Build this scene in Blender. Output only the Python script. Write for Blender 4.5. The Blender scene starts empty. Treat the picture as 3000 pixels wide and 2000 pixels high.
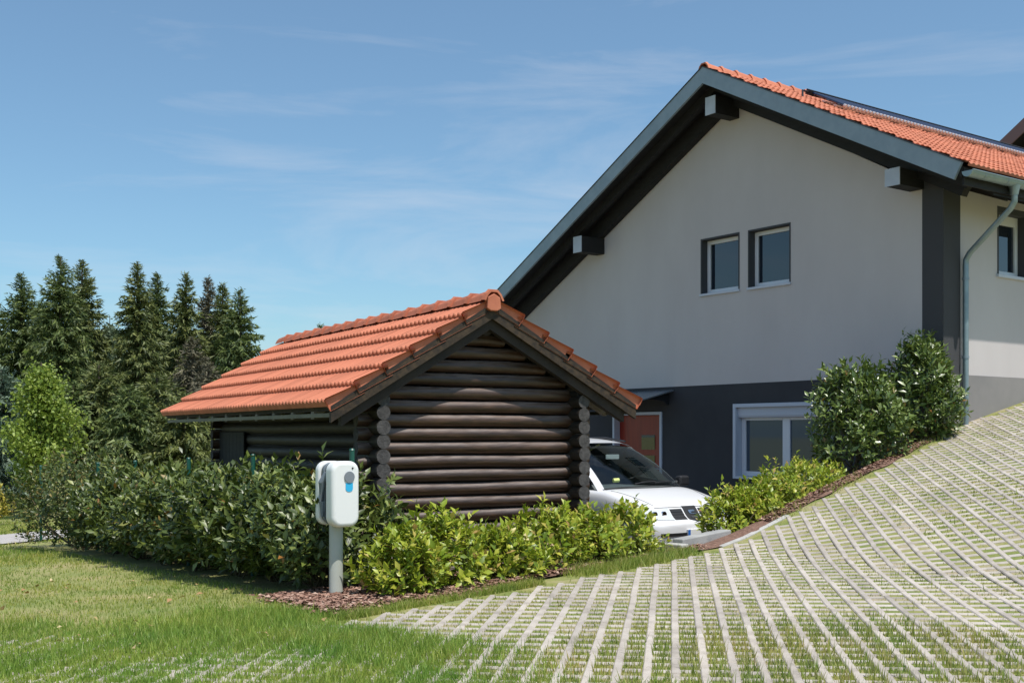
import bpy, math, random
import numpy as np
from mathutils import Vector, Matrix
random.seed(7); rng = np.random.default_rng(7)
S = bpy.context.scene
COL = S.collection
R = math.radians

# ---------------------------------------------------------------- camera, sky, sun, exposure
YAW = R(53.913); CZ = 1.4; FPX = 3313.6; YHOR = 1269.7
cam = bpy.data.objects.new('camera', bpy.data.cameras.new('camera')); COL.objects.link(cam)
cam.location = (0, 0, CZ); cam.rotation_euler = (R(90), 0, YAW - R(90))
cam.data.sensor_width = 36; cam.data.lens = FPX / 3000 * 36
cam.data.shift_y = (YHOR - 1000) / 3000
cam.data.clip_start = .05; cam.data.clip_end = 3000
S.camera = cam

SUN_EL = R(66); SUN_AZ = Vector((.10, -1.0)).normalized()
sdir = Vector((SUN_AZ.x * math.cos(SUN_EL), SUN_AZ.y * math.cos(SUN_EL), math.sin(SUN_EL)))
world = bpy.data.worlds.new('World'); S.world = world; world.use_nodes = True
nt = world.node_tree; bg = nt.nodes['Background']
sky = nt.nodes.new('ShaderNodeTexSky'); sky.sky_type = 'NISHITA'; sky.sun_disc = False
sky.sun_elevation = SUN_EL; sky.sun_rotation = math.atan2(SUN_AZ.x, SUN_AZ.y)
sky.air_density = 1.0; sky.dust_density = 1.5; sky.ozone_density = 1.6; sky.altitude = 400
tc = nt.nodes.new('ShaderNodeTexCoord')
mp = nt.nodes.new('ShaderNodeMapping'); mp.inputs['Scale'].default_value = (1.6, 1.6, 9); mp.inputs['Rotation'].default_value = (.12, .1, .4)
nz = nt.nodes.new('ShaderNodeTexNoise'); nz.inputs['Scale'].default_value = 1.7; nz.inputs['Detail'].default_value = 7; nz.inputs['Roughness'].default_value = .6; nz.inputs['Distortion'].default_value = .5
rp = nt.nodes.new('ShaderNodeValToRGB'); rp.color_ramp.elements[0].position = .48; rp.color_ramp.elements[1].position = .80
rp.color_ramp.elements[0].color = (.05, .05, .05, 1); rp.color_ramp.elements[1].color = (.42, .42, .42, 1)
mx = nt.nodes.new('ShaderNodeMix'); mx.data_type = 'RGBA'
mx.inputs[7].default_value = (7.4, 7.4, 7.8, 1)
nt.links.new(tc.outputs['Generated'], mp.inputs['Vector']); nt.links.new(mp.outputs[0], nz.inputs['Vector'])
nt.links.new(nz.outputs['Fac'], rp.inputs[0]); nt.links.new(rp.outputs[0], mx.inputs[0])
tint = nt.nodes.new('ShaderNodeMix'); tint.data_type = 'RGBA'; tint.blend_type = 'MULTIPLY'; tint.inputs[0].default_value = 1
tint.inputs[7].default_value = (.96, 1.28, 1.34, 1)
nt.links.new(sky.outputs[0], tint.inputs[6]); nt.links.new(tint.outputs[2], mx.inputs[6]); nt.links.new(mx.outputs[2], bg.inputs['Color'])
bg.inputs['Strength'].default_value = .105
sun = bpy.data.objects.new('sun', bpy.data.lights.new('sun', 'SUN')); COL.objects.link(sun)
sun.data.energy = 4.7; sun.data.angle = R(.55); sun.data.color = (1, .955, .89)
sun.location = (0, -20, 30); sun.rotation_euler = (-sdir).to_track_quat('-Z', 'Y').to_euler()
S.view_settings.view_transform = 'Standard'; S.view_settings.look = 'None'
S.view_settings.exposure = 0.06; S.view_settings.gamma = 1.0; S.view_settings.use_curve_mapping = False
S.render.engine = 'CYCLES'; S.cycles.max_bounces = 8; S.cycles.transparent_max_bounces = 16
S.cycles.use_denoising = True

# ---------------------------------------------------------------- helpers
FX, FY = math.cos(YAW), math.sin(YAW)
def tag(o, label=None, cat=None, group=None, kind=None):
    if label: o['label'] = label
    if cat: o['category'] = cat
    if group: o['group'] = group
    if kind: o['kind'] = kind
    return o
def empty(name, loc, label=None, cat=None, group=None, kind=None):
    o = bpy.data.objects.new(name, None); COL.objects.link(o); o.location = loc
    o.empty_display_size = .2
    return tag(o, label, cat, group, kind)
def rootloc(p):
    v = Vector((0, 0, 0))
    while p is not None:
        v = v + Vector(p.location); p = p.parent
    return v
def link(name, me, mats, parent=None):
    o = bpy.data.objects.new(name, me); COL.objects.link(o)
    for m in (mats if isinstance(mats, (list, tuple)) else [mats]):
        if m is not None: me.materials.append(m)
    if parent is not None: o.parent = parent
    return o
def np_mesh(name, V, F, smooth=False, mi=None):
    V = np.asarray(V, np.float32); F = np.asarray(F, np.int32); k = F.shape[1]
    me = bpy.data.meshes.new(name)
    me.vertices.add(len(V)); me.vertices.foreach_set('co', V.ravel())
    me.loops.add(F.size); me.loops.foreach_set('vertex_index', F.ravel())
    me.polygons.add(len(F)); me.polygons.foreach_set('loop_start', np.arange(0, F.size, k, dtype=np.int32))
    if smooth: me.polygons.foreach_set('use_smooth', np.ones(len(F), bool))
    if mi is not None: me.polygons.foreach_set('material_index', np.asarray(mi, np.int32))
    me.update(calc_edges=True); me.validate()
    return me
class MB:
    def __init__(s, T=None): s.v = []; s.f = []; s.m = []; s.T = T; s.mi = 0
    def add(s, vs, fs):
        b = len(s.v); s.v += [tuple(p) for p in vs]; s.f += [tuple(i + b for i in f) for f in fs]; s.m += [s.mi] * len(fs); return s
    def box(s, x0, x1, y0, y1, z0, z1):
        return s.add([(x, y, z) for z in (z0, z1) for y in (y0, y1) for x in (x0, x1)],
                     [(0, 2, 3, 1), (4, 5, 7, 6), (0, 1, 5, 4), (2, 6, 7, 3), (0, 4, 6, 2), (1, 3, 7, 5)])
    def obox(s, c, ax, ay, az):
        c, ax, ay, az = map(Vector, (c, ax, ay, az))
        return s.add([c + sx * ax + sy * ay + sz * az for sz in (-1, 1) for sy in (-1, 1) for sx in (-1, 1)],
                     [(0, 2, 3, 1), (4, 5, 7, 6), (0, 1, 5, 4), (2, 6, 7, 3), (0, 4, 6, 2), (1, 3, 7, 5)])
    def prism(s, poly, d0, d1, axis):
        # poly: 2d points in the two other axes (in cyclic order of xyz without axis)
        def mk(p, d): return {0: (d, p[0], p[1]), 1: (p[0], d, p[1]), 2: (p[0], p[1], d)}[axis]
        n = len(poly)
        vs = [mk(p, d0) for p in poly] + [mk(p, d1) for p in poly]
        fs = [tuple(range(n))[::-1], tuple(range(n, 2 * n))] + [(i, (i + 1) % n, (i + 1) % n + n, i + n) for i in range(n)]
        return s.add(vs, fs)
    def tube(s, path, r, n=8, cap=True, capmat=None):
        path = [Vector(p) for p in path]; k = len(path)
        rr = r if isinstance(r, (list, tuple)) else [r] * k
        vs = []; up = None
        for i, p in enumerate(path):
            d = (path[min(i + 1, k - 1)] - path[max(i - 1, 0)]).normalized()
            if up is None: up = Vector((0, 0, 1)) if abs(d.z) < .9 else Vector((1, 0, 0))
            a = d.cross(up).normalized(); b = d.cross(a).normalized(); up = -b if False else up
            for j in range(n):
                t = 2 * math.pi * j / n; vs.append(p + rr[i] * (math.cos(t) * a + math.sin(t) * b))
        fs = [(i * n + j, i * n + (j + 1) % n, (i + 1) * n + (j + 1) % n, (i + 1) * n + j) for i in range(k - 1) for j in range(n)]
        s.add(vs, fs)
        if cap:
            b = len(s.v) - len(vs)
            s.f += [tuple(b + j for j in range(n))[::-1], tuple(b + (k - 1) * n + j for j in range(n))]
            s.m += [s.mi if capmat is None else capmat] * 2
        return s
    def build(s, name, mats, parent=None, smooth=False, bevel=0, origin=None):
        off = rootloc(parent) if parent is not None else Vector(origin or (0, 0, 0))
        vs = s.v if s.T is None else [s.T(*p) for p in s.v]
        me = bpy.data.meshes.new(name); me.from_pydata([tuple(Vector(p) - off) for p in vs], [], s.f)
        me.polygons.foreach_set('material_index', s.m)
        if smooth: me.polygons.foreach_set('use_smooth', [True] * len(me.polygons))
        me.update()
        import bmesh
        bm = bmesh.new(); bm.from_mesh(me); bmesh.ops.recalc_face_normals(bm, faces=bm.faces); bm.to_mesh(me); bm.free()
        o = link(name, me, mats, parent)
        if parent is None and origin: o.location = origin
        if smooth: me.set_sharp_from_angle(angle=R(38))
        if bevel:
            md = o.modifiers.new('bevel', 'BEVEL'); md.width = bevel; md.segments = 2; md.limit_method = 'ANGLE'; md.angle_limit = R(40)
        return o
MATS = {}
def mat(name, c, rough=.7, c2=None, scale=6., detail=4, bump=0, bscale=None, metal=0, obj_var=0, isl_var=0, spec=.5, stretch=None, c3=None, coat=0, transl=0, isl_cols=None, ior=None, coatr=.05, coord='Object', mixlo=.35, mixhi=.65):
    m = bpy.data.materials.new(name); m.use_nodes = True; t = m.node_tree; n = t.nodes; L = t.links
    p = n['Principled BSDF']; p.inputs['Roughness'].default_value = rough; p.inputs['Metallic'].default_value = metal
    p.inputs['Specular IOR Level'].default_value = spec
    if ior: p.inputs['IOR'].default_value = ior
    if coat: p.inputs['Coat Weight'].default_value = coat; p.inputs['Coat Roughness'].default_value = coatr
    p.inputs['Base Color'].default_value = (*c, 1); col = None
    def co():
        k = n.new('ShaderNodeTexCoord'); o = k.outputs[coord]
        if stretch:
            q = n.new('ShaderNodeMapping'); q.inputs['Scale'].default_value = stretch; L.new(o, q.inputs['Vector']); o = q.outputs[0]
        return o
    if isl_cols:
        g = n.new('ShaderNodeNewGeometry'); r = n.new('ShaderNodeValToRGB'); r.color_ramp.interpolation = 'LINEAR'
        while len(r.color_ramp.elements) < len(isl_cols): r.color_ramp.elements.new(.5)
        for i, e in enumerate(isl_cols):
            r.color_ramp.elements[i].position = e[0]; r.color_ramp.elements[i].color = (*e[1], 1)
        L.new(g.outputs['Random Per Island'], r.inputs[0]); col = r.outputs[0]
    if c2:
        z = n.new('ShaderNodeTexNoise'); z.inputs['Scale'].default_value = scale; z.inputs['Detail'].default_value = detail; z.inputs['Roughness'].default_value = .6
        L.new(co(), z.inputs['Vector'])
        r = n.new('ShaderNodeValToRGB'); r.color_ramp.elements[0].position = mixlo; r.color_ramp.elements[1].position = mixhi
        r.color_ramp.elements[0].color = (*c, 1); r.color_ramp.elements[1].color = (*c2, 1)
        if c3:
            e = r.color_ramp.elements.new((mixlo + mixhi) / 2); e.color = (*c3, 1)
        L.new(z.outputs['Fac'], r.inputs[0])
        if col is not None:
            q = n.new('ShaderNodeMix'); q.data_type = 'RGBA'; q.blend_type = 'MULTIPLY'; q.inputs[0].default_value = 1
            L.new(col, q.inputs[6]); L.new(r.outputs[0], q.inputs[7]); col = q.outputs[2]
        else: col = r.outputs[0]
    def vary(src, amt):
        nonlocal col
        a = n.new('ShaderNodeMapRange'); a.inputs[3].default_value = 1 - amt; a.inputs[4].default_value = 1 + amt; L.new(src, a.inputs[0])
        h = n.new('ShaderNodeHueSaturation'); L.new(a.outputs[0], h.inputs['Value'])
        if col is not None: L.new(col, h.inputs['Color'])
        else: h.inputs['Color'].default_value = (*c, 1)
        col = h.outputs[0]
    if obj_var: vary(n.new('ShaderNodeObjectInfo').outputs['Random'], obj_var)
    if isl_var: vary(n.new('ShaderNodeNewGeometry').outputs['Random Per Island'], isl_var)
    if col is not None: L.new(col, p.inputs['Base Color'])
    if bump:
        z = n.new('ShaderNodeTexNoise'); z.inputs['Scale'].default_value = bscale or scale * 4; z.inputs['Detail'].default_value = 6
        L.new(co(), z.inputs['Vector'])
        b = n.new('ShaderNodeBump'); b.inputs['Strength'].default_value = 1; b.inputs['Distance'].default_value = bump
        L.new(z.outputs['Fac'], b.inputs['Height']); L.new(b.outputs[0], p.inputs['Normal'])
    if transl:
        tr = n.new('ShaderNodeBsdfTranslucent'); ms = n.new('ShaderNodeMixShader'); ms.inputs[0].default_value = transl
        if col is not None: L.new(col, tr.inputs['Color'])
        else: tr.inputs['Color'].default_value = (*c, 1)
        L.new(p.outputs[0], ms.inputs[1]); L.new(tr.outputs[0], ms.inputs[2]); L.new(ms.outputs[0], n['Material Output'].inputs['Surface'])
    MATS[name] = m; return m
M = MATS
def sm(a, b, x):
    t = np.clip((x - a) / (b - a), 0, 1); return t * t * (3 - 2 * t)
_G = rng.random((64, 64))
def vnoise(x, y, sc=1.):
    x = np.asarray(x, float) * sc + 100; y = np.asarray(y, float) * sc + 100
    i = np.floor(x).astype(int); j = np.floor(y).astype(int); u = x - i; v = y - j; u = u * u * (3 - 2 * u); v = v * v * (3 - 2 * v)
    g = lambda a, b: _G[a % 64, b % 64]
    return (g(i, j) * (1 - u) + g(i + 1, j) * u) * (1 - v) + (g(i, j + 1) * (1 - u) + g(i + 1, j + 1) * u) * v

# ---------------------------------------------------------------- materials
mat('plaster', (.48, .44, .432), .9, c2=(.535, .495, .485), scale=.55, detail=9, stretch=(1, 1, .45), bump=.002, bscale=160)
mat('dark_plaster', (.030, .030, .035), .85, c2=(.044, .043, .047), scale=.7, detail=9, bump=.002, bscale=160)
mat('grey_plaster', (.21, .20, .195), .9, c2=(.25, .235, .225), scale=1.2, bump=.002, bscale=160)
mat('stripe_plaster', (.050, .050, .054), .85, bump=.002, bscale=160)
mat('reveal', (.05, .052, .058), .8)
mat('zinc', (.23, .285, .325), .5, c2=(.28, .335, .375), scale=3, metal=.35, bump=.0008, bscale=60)
mat('zinc_bright', (.28, .35, .37), .45, c2=(.23, .29, .315), scale=5, metal=.6)
mat('end_cap', (.46, .50, .56), .6, c2=(.40, .44, .50), scale=4, metal=.1)
mat('black_wood', (.006, .0055, .006), .75, c2=(.012, .011, .0105), scale=3, stretch=(1, 1, 9), bump=.002, bscale=20)
mat('white_pvc', (.66, .67, .70), .35)
mat('white_sill', (.72, .72, .72), .5)
mat('trim_grey', (.50, .53, .60), .6)
mat('glass', (.010, .016, .026), .02, ior=1.85, spec=.5)
mat('glass_blind', (.045, .066, .095), .03, ior=1.6)
mat('door_red', (.22, .015, .005), .35, c2=(.29, .024, .007), scale=2, stretch=(1, 8, 1))
mat('canopy_glass', (.13, .145, .165), .25)
mat('steel', (.5, .5, .5), .3, metal=1)
mat('tile', (.37, .108, .056), .8, c2=(.53, .182, .100), c3=(.475, .150, .080), scale=2.4, detail=9, bump=.0015, bscale=90, obj_var=.11)
mat('tile_far', (.40, .122, .064), .8, c2=(.53, .185, .105), scale=3, isl_var=.10)
mat('tile_shade', (.46, .15, .075), .8, c2=(.52, .19, .10), scale=4, bump=.0015, bscale=90)
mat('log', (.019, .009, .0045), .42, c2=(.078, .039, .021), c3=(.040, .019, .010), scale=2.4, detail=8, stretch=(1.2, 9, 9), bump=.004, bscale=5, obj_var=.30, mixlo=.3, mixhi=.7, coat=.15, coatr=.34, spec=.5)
mat('log_side', (.022, .017, .012), .6, c2=(.045, .035, .026), scale=3, stretch=(9, 1.2, 9), bump=.003, bscale=6, obj_var=.25)
mat('log_end', (.042, .039, .038), .95, c2=(.088, .082, .079), scale=22, detail=6, bump=.006, bscale=50, obj_var=.15)
mat('verge_wood', (.016, .0105, .006), .8, c2=(.052, .032, .015), scale=3, stretch=(5, 5, 5), bump=.002, bscale=14)
mat('dark_wood', (.014, .010, .007), .8, c2=(.028, .020, .014), scale=4, bump=.002, bscale=16)
mat('grey_wood', (.16, .15, .13), .8, c2=(.22, .20, .17), scale=4, bump=.002, bscale=16)
mat('gutter_green', (.10, .095, .065), .6, c2=(.15, .14, .10), scale=3)
mat('concrete_paver', (.325, .285, .245), .92, c2=(.475, .425, .375), scale=5, detail=9, bump=.004, bscale=90, obj_var=.13, c3=(.425, .375, .325))
mat('concrete', (.27, .27, .265), .9, c2=(.36, .355, .34), scale=4, bump=.003, bscale=60)
mat('kerb_stone', (.36, .345, .32), .9, c2=(.46, .445, .42), scale=8, bump=.002, bscale=70)
mat('asphalt', (.10, .10, .10), .9, c2=(.15, .148, .145), scale=5, bump=.004, bscale=90)
mat('gravel_path', (.36, .33, .31), .95, c2=(.46, .43, .41), scale=6, bump=.01, bscale=60)
mat('mulch', (.13, .068, .046), .95, c2=(.25, .145, .105), scale=25, bump=.015, bscale=60)
mat('chip', (.1, .05, .03), .9, isl_cols=[(0, (.14, .068, .046)), (.5, (.27, .148, .105)), (.85, (.36, .215, .16)), (1, (.50, .36, .28))])
mat('car_white', (.74, .74, .755), .28, coat=.6)
mat('car_glass', (.03, .045, .045), .03, ior=1.9)
mat('black_plastic', (.016, .016, .018), .5)
mat('dark_metal', (.05, .05, .055), .4, metal=.6)
mat('chrome', (.75, .77, .8), .12, metal=1)
mat('tyre', (.02, .02, .02), .85)
mat('lamp_glass', (.62, .66, .70), .08, coat=1)
mat('plate_white', (.75, .75, .74), .5)
mat('plate_blue', (.02, .14, .50), .5)
mat('sticker_yellow', (.62, .68, .22), .6)
mat('charger_white', (.78, .78, .765), .35)
mat('charger_grey', (.16, .185, .21), .45)
mat('charger_dark', (.05, .06, .07), .4)
mat('dial_grey', (.20, .22, .25), .35)
mat('sticker_blue', (.03, .42, .72), .4)
mat('post_grey', (.47, .49, .44), .5, c2=(.43, .45, .40), scale=3)
mat('fence_green', (.010, .085, .060), .4)
mat('bark', (.075, .055, .04), .95, c2=(.13, .10, .075), scale=8, stretch=(1, 1, .2), bump=.02, bscale=20)
mat('stem', (.10, .075, .045), .9, c2=(.14, .11, .06), scale=8)
mat('neighbour_trim', (.20, .125, .12), .7); mat('neighbour_wall', (.42, .33, .31), .9)
mat('tube_glass', (.012, .02, .05), .08, ior=1.8); mat('rail_alu', (.62, .56, .55), .35, metal=.5)
def pale_top(m, pale=(.34, .285, .265), lo=.50, hi=.95, amt=.75):
    # mixes a paler tone into the upward-facing side of the logs
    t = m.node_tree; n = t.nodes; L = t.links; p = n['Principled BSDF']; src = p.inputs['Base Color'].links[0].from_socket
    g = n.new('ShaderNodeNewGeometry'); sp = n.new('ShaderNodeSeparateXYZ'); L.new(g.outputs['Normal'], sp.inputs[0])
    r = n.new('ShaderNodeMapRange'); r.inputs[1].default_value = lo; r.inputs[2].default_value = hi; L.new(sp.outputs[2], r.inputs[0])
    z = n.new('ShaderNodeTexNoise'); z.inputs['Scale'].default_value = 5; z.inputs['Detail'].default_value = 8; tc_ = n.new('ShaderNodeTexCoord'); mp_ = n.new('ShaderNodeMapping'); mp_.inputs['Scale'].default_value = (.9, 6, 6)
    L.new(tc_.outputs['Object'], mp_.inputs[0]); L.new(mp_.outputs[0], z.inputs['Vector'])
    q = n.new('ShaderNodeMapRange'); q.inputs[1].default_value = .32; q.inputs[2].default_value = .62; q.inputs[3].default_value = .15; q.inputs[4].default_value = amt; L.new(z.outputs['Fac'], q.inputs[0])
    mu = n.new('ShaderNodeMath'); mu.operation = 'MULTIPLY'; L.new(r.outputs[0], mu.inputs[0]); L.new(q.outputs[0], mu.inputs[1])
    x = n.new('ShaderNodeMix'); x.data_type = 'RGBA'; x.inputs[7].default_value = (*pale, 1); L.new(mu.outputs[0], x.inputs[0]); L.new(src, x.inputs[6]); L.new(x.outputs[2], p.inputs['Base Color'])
pale_top(M['log'], (.30, .24, .215), .15, .80, .62)
# leaves
mat('leaf_laurel', (.1, .1, .1), .42, isl_cols=[(0, (.036, .060, .010)), (.45, (.082, .118, .020)), (.8, (.15, .19, .036)), (.97, (.26, .30, .08)), (1, (.30, .13, .03))], transl=.18, spec=.6)
mat('leaf_bright', (.1, .1, .1), .40, isl_cols=[(0, (.13, .20, .015)), (.4, (.26, .34, .025)), (.75, (.40, .44, .045)), (.93, (.52, .50, .08)), (1, (.42, .26, .10))], transl=.28)
mat('leaf_glossy', (.1, .1, .1), .36, isl_cols=[(0, (.048, .085, .015)), (.5, (.115, .17, .033)), (.85, (.20, .265, .06)), (.985, (.19, .24, .07)), (1, (.36, .11, .04))], transl=.15, spec=.7)
mat('leaf_mixed', (.1, .1, .1), .4, isl_cols=[(0, (.040, .070, .015)), (.5, (.090, .125, .028)), (.85, (.17, .19, .045)), (1, (.36, .26, .10))], transl=.2)
mat('leaf_yellow', (.1, .1, .1), .45, isl_cols=[(0, (.20, .22, .03)), (.5, (.42, .36, .05)), (1, (.58, .44, .10))], transl=.25)
mat('needle', (.1, .1, .1), .6, isl_cols=[(0, (.042, .068, .018)), (.5, (.095, .135, .034)), (1, (.18, .22, .056))], transl=.12)
mat('needle_olive', (.1, .1, .1), .6, isl_cols=[(0, (.050, .070, .018)), (.5, (.115, .142, .036)), (1, (.21, .228, .060))], transl=.12)
mat('needle_brown', (.1, .1, .1), .7, isl_cols=[(0, (.055, .052, .030)), (.5, (.115, .105, .062)), (1, (.20, .175, .11))], transl=.08)
mat('needle_blue', (.1, .1, .1), .6, isl_cols=[(0, (.045, .075, .050)), (.5, (.095, .145, .095)), (1, (.18, .24, .16))], transl=.15)
mat('leaf_birch', (.1, .1, .1), .5, isl_cols=[(0, (.13, .20, .028)), (.5, (.24, .33, .045)), (1, (.36, .43, .085))], transl=.35)
mat('leaf_pale', (.1, .1, .1), .5, isl_cols=[(0, (.10, .14, .075)), (.5, (.16, .21, .12)), (1, (.25, .30, .18))], transl=.3)
mat('grass', (.60, .82, .60), .55, c2=(1.12, 1.06, .90), scale=1.1, detail=7, isl_cols=[(0, (.21, .27, .045)), (.4, (.33, .38, .075)), (.75, (.46, .45, .12)), (1, (.62, .52, .25))], transl=.4)
mat('grass_lush', (.58, .78, .62), .5, c2=(1.15, 1.02, .95), scale=1.3, detail=7, isl_cols=[(0, (.17, .29, .040)), (.5, (.29, .41, .065)), (.9, (.40, .47, .11)), (1, (.36, .36, .12))], transl=.32)
mat('grass_slot', (.62, .80, .62), .6, c2=(1.15, 1.0, .95), scale=1.3, detail=6, isl_cols=[(0, (.20, .28, .045)), (.45, (.34, .38, .08)), (.8, (.47, .43, .15)), (1, (.42, .35, .20))], transl=.25)

# ground: grass-soil mix by position noise
def ground_mat():
    m = mat('ground', (.17, .205, .055), .95, c2=(.33, .28, .13), scale=.9, detail=8, bump=.02, bscale=30, c3=(.235, .245, .075)); return m
ground_mat()
mat('slot_soil', (.15, .19, .040), .95, c2=(.36, .30, .20), scale=2.2, detail=10, bump=.010, bscale=60, c3=(.245, .245, .072), mixlo=.36, mixhi=.66)

# ---------------------------------------------------------------- terrain
ZPX = [-60, 4, 6, 8, 9.2, 9.8, 10.4, 11.6, 13.6, 15.9, 18, 20, 24, 34, 60]
ZPZ = [0, 0, .03, .085, .14, .22, .34, .585, .97, 1.42, 1.88, 2.3, 3.0, 4.2, 4.6]
def zp(x): return np.interp(x, ZPX, ZPZ)
def YE(x):
    x = np.asarray(x, float)
    return np.where(x < 4.03, 7.64 + (4.03 - np.maximum(x, -1)) * .30, np.where(x < 16, 7.64 + .2139 * (x - 4.03), 10.40))
ZC = -.38
def H(x, y):
    x = np.asarray(x, float); y = np.asarray(y, float)
    L = -.036 * np.clip(y - 8.5, 0, 60)
    k = sm(7.0, 9.2, x); zb = L * (1 - k) + ZC * k
    kk = sm(24, 30, x) * (1 - sm(18, 36, y)); zb = zb * (1 - kk) + zp(x) * kk
    t = sm(0.12, 1.5, y - YE(x))
    zpx = zp(x) * (1 - sm(18, 36, y)); return zpx * (1 - t) + zb * t
def h(x, y): return float(H(x, y))
xs = np.concatenate([-np.geomspace(6.2, 700, 22)[::-1], np.arange(-6, 24, .2), np.geomspace(24, 900, 26)])
ys = np.concatenate([-np.geomspace(1, 500, 14)[::-1], np.arange(0, 28, .2), np.geomspace(28, 900, 26)])
XX, YY = np.meshgrid(xs, ys); ZZ = H(XX, YY) - .006
inpav = (YY < YE(XX) - .03) & (XX > -3) & (XX < 26)
ZZ = ZZ - np.where(inpav, .0045, 0) + (vnoise(XX, YY, 2.) - .5) * np.where(inpav, .003, .012)
V = np.stack([XX, YY, ZZ], -1).reshape(-1, 3); nx, ny = len(xs), len(ys)
I = np.arange(nx * ny).reshape(ny, nx)
F = np.stack([I[:-1, :-1], I[:-1, 1:], I[1:, 1:], I[1:, :-1]], -1).reshape(-1, 4)
fc = V[F].mean(1); mi = ((fc[:, 1] < YE(fc[:, 0]) - .02) & (fc[:, 0] > 3.9) & (fc[:, 0] < 26)).astype(int)
ground = link('ground', np_mesh('ground', V, F, True, mi), [M['ground'], M['slot_soil']]); tag(ground, kind='structure')
def strip_sheet(name, m, fn, n1, n2, dz=.012):
    A, B = np.meshgrid(np.linspace(0, 1, n1), np.linspace(0, 1, n2)); X, Y = fn(A, B)
    if name == 'mulch_bed': dz = dz * (.25 + .75 * sm(0, .12, B))
    V = np.stack([X, Y, H(X, Y) + dz + (vnoise(X, Y, 5) - .5) * .02 * (name == 'mulch_bed')], -1).reshape(-1, 3); I = np.arange(n1 * n2).reshape(n2, n1)
    F = np.stack([I[:-1, :-1], I[:-1, 1:], I[1:, 1:], I[1:, :-1]], -1).reshape(-1, 4)
    return tag(link(name, np_mesh(name, V, F, True), m), kind='structure')
def bedfn(A, B):
    X = 4.22 + A * 11.68; e = .20 * sm(5.6, 4.6, X) + .03 + .03 * np.sin(X * 3.1) + .02 * np.sin(X * 7.3) + .16 * sm(5.2, 6.2, X) * sm(9.0, 8.0, X)
    return X, YE(X) + e + B * (1.55 - e)
strip_sheet('mulch_bed', M['mulch'], bedfn, 160, 16, .026)
def courtfn(A, B):
    X = 9.0 + A * 7.1; y0 = YE(X) + 1.35; return X, y0 + B * (30 - y0)
strip_sheet('courtyard', M['asphalt'], courtfn, 40, 60, .008)
def pathfn(A, B):
    d = np.array([.806, .592]); nrm = np.array([-.592, .806]); s = -22 + A * 44
    w = (B - .5) * 2.0 + .12 * np.sin(s * 1.3)
    return 4.9 + d[0] * s + nrm[0] * w, 21.75 + d[1] * s + nrm[1] * w
strip_sheet('path', M['gravel_path'], pathfn, 60, 6, .012)

# ---------------------------------------------------------------- lawn-grid paving
SB, SA = .171, .184; SW, BW = .055, .062; NC = 6
A_ = np.array([math.cos(R(45.9)), math.sin(R(45.9))]); B_ = np.array([A_[1], -A_[0]])
def pix(x, y, z):
    d = x * FX + y * FY; l = x * FY - y * FX
    d = np.maximum(d, .01); return 1500 + FPX * l / d, YHOR - FPX * (z - CZ) / d, d
paving = empty('paving', (8, 6, 0), kind='structure')
cells = {}
for j in range(-70, 120):
    for i in range(-40, 160):
        c = A_ * ((i + .5) * SA) + B_ * (j * SB + .5 * SB)
        x, y = c
        if y > YE(x) - .09 or x < -3.6 or x > 25: continue
        px, py, d = pix(x, y, float(zp(x)))
        if d < 3.2 or px < -900 or px > 3900 or py > 2900: continue
        cells[(i, j)] = (x, y, d)
pavers = {}
for (i, j), c in cells.items():
    k = (i - j) // NC; pavers.setdefault((k, j), []).append(i)
def wedge(vs, fs, a0, a1, b0, b1, top, ch=.006):
    b = len(vs)
    for (aa, bb, inset, dz) in [(a0, b0, 0, -.07), (a1, b0, 0, -.07), (a1, b1, 0, -.07), (a0, b1, 0, -.07)] + [(a0, b0, 0, -ch), (a1, b0, 0, -ch), (a1, b1, 0, -ch), (a0, b1, 0, -ch)] + [(a0 + ch, b0 + ch, 0, 0), (a1 - ch, b0 + ch, 0, 0), (a1 - ch, b1 - ch, 0, 0), (a0 + ch, b1 - ch, 0, 0)]:
        q = A_ * aa + B_ * bb; vs.append((q[0], q[1], float(zp(q[0])) + top(aa, bb) + dz))
    for r0 in (0, 4):
        for e in range(4): fs.append((b + r0 + e, b + r0 + (e + 1) % 4, b + r0 + 4 + (e + 1) % 4, b + r0 + 4 + e))
    fs.append((b + 8, b + 9, b + 10, b + 11))
plist = []
for (k, j), ii in pavers.items():
    ii.sort(); runs = [[ii[0]]]
    for q in ii[1:]:
        if q == runs[-1][-1] + 1: runs[-1].append(q)
        else: runs.append([q])
    for run in runs:
        a0, a1 = run[0] * SA, (run[-1] + 1) * SA
        cx, cy, d = cells[(run[len(run) // 2], j)]
        t0, ta, tb = random.uniform(-.002, .002), random.uniform(-.002, .002), random.uniform(-.008, .008)
        am, bmid = (a0 + a1) / 2, j * SB
        top = lambda a, b, t0=t0, ta=ta, tb=tb, am=am, bmid=bmid: t0 + ta * (a - am) + tb * (b - bmid)
        vs, fs = [], []; lj = random.uniform(-.004, .004)
        wedge(vs, fs, a0 + .009, a1 - .009, j * SB + lj, j * SB + SW + lj, top, .008)
        for q in run:
            ac = (q + .5) * SA
            wedge(vs, fs, ac - BW / 2, ac + BW / 2, j * SB + SW - .008, j * SB + SB - .003, lambda a, b: top(a, b) - .0015)
        ppx, ppy, _ = pix(cx, cy, float(zp(cx))); inside = -40 < ppx < 3040 and ppy < 2030
        plist.append((d * (.6 if len(run) > 3 else 3) + (0 if inside else 1000) + (0 if cx > 3.7 else 12), cx, cy, vs, fs))
plist.sort(key=lambda t: t[0])
off = np.array((8, 6, 0.))
restV, restF = [], []
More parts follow.
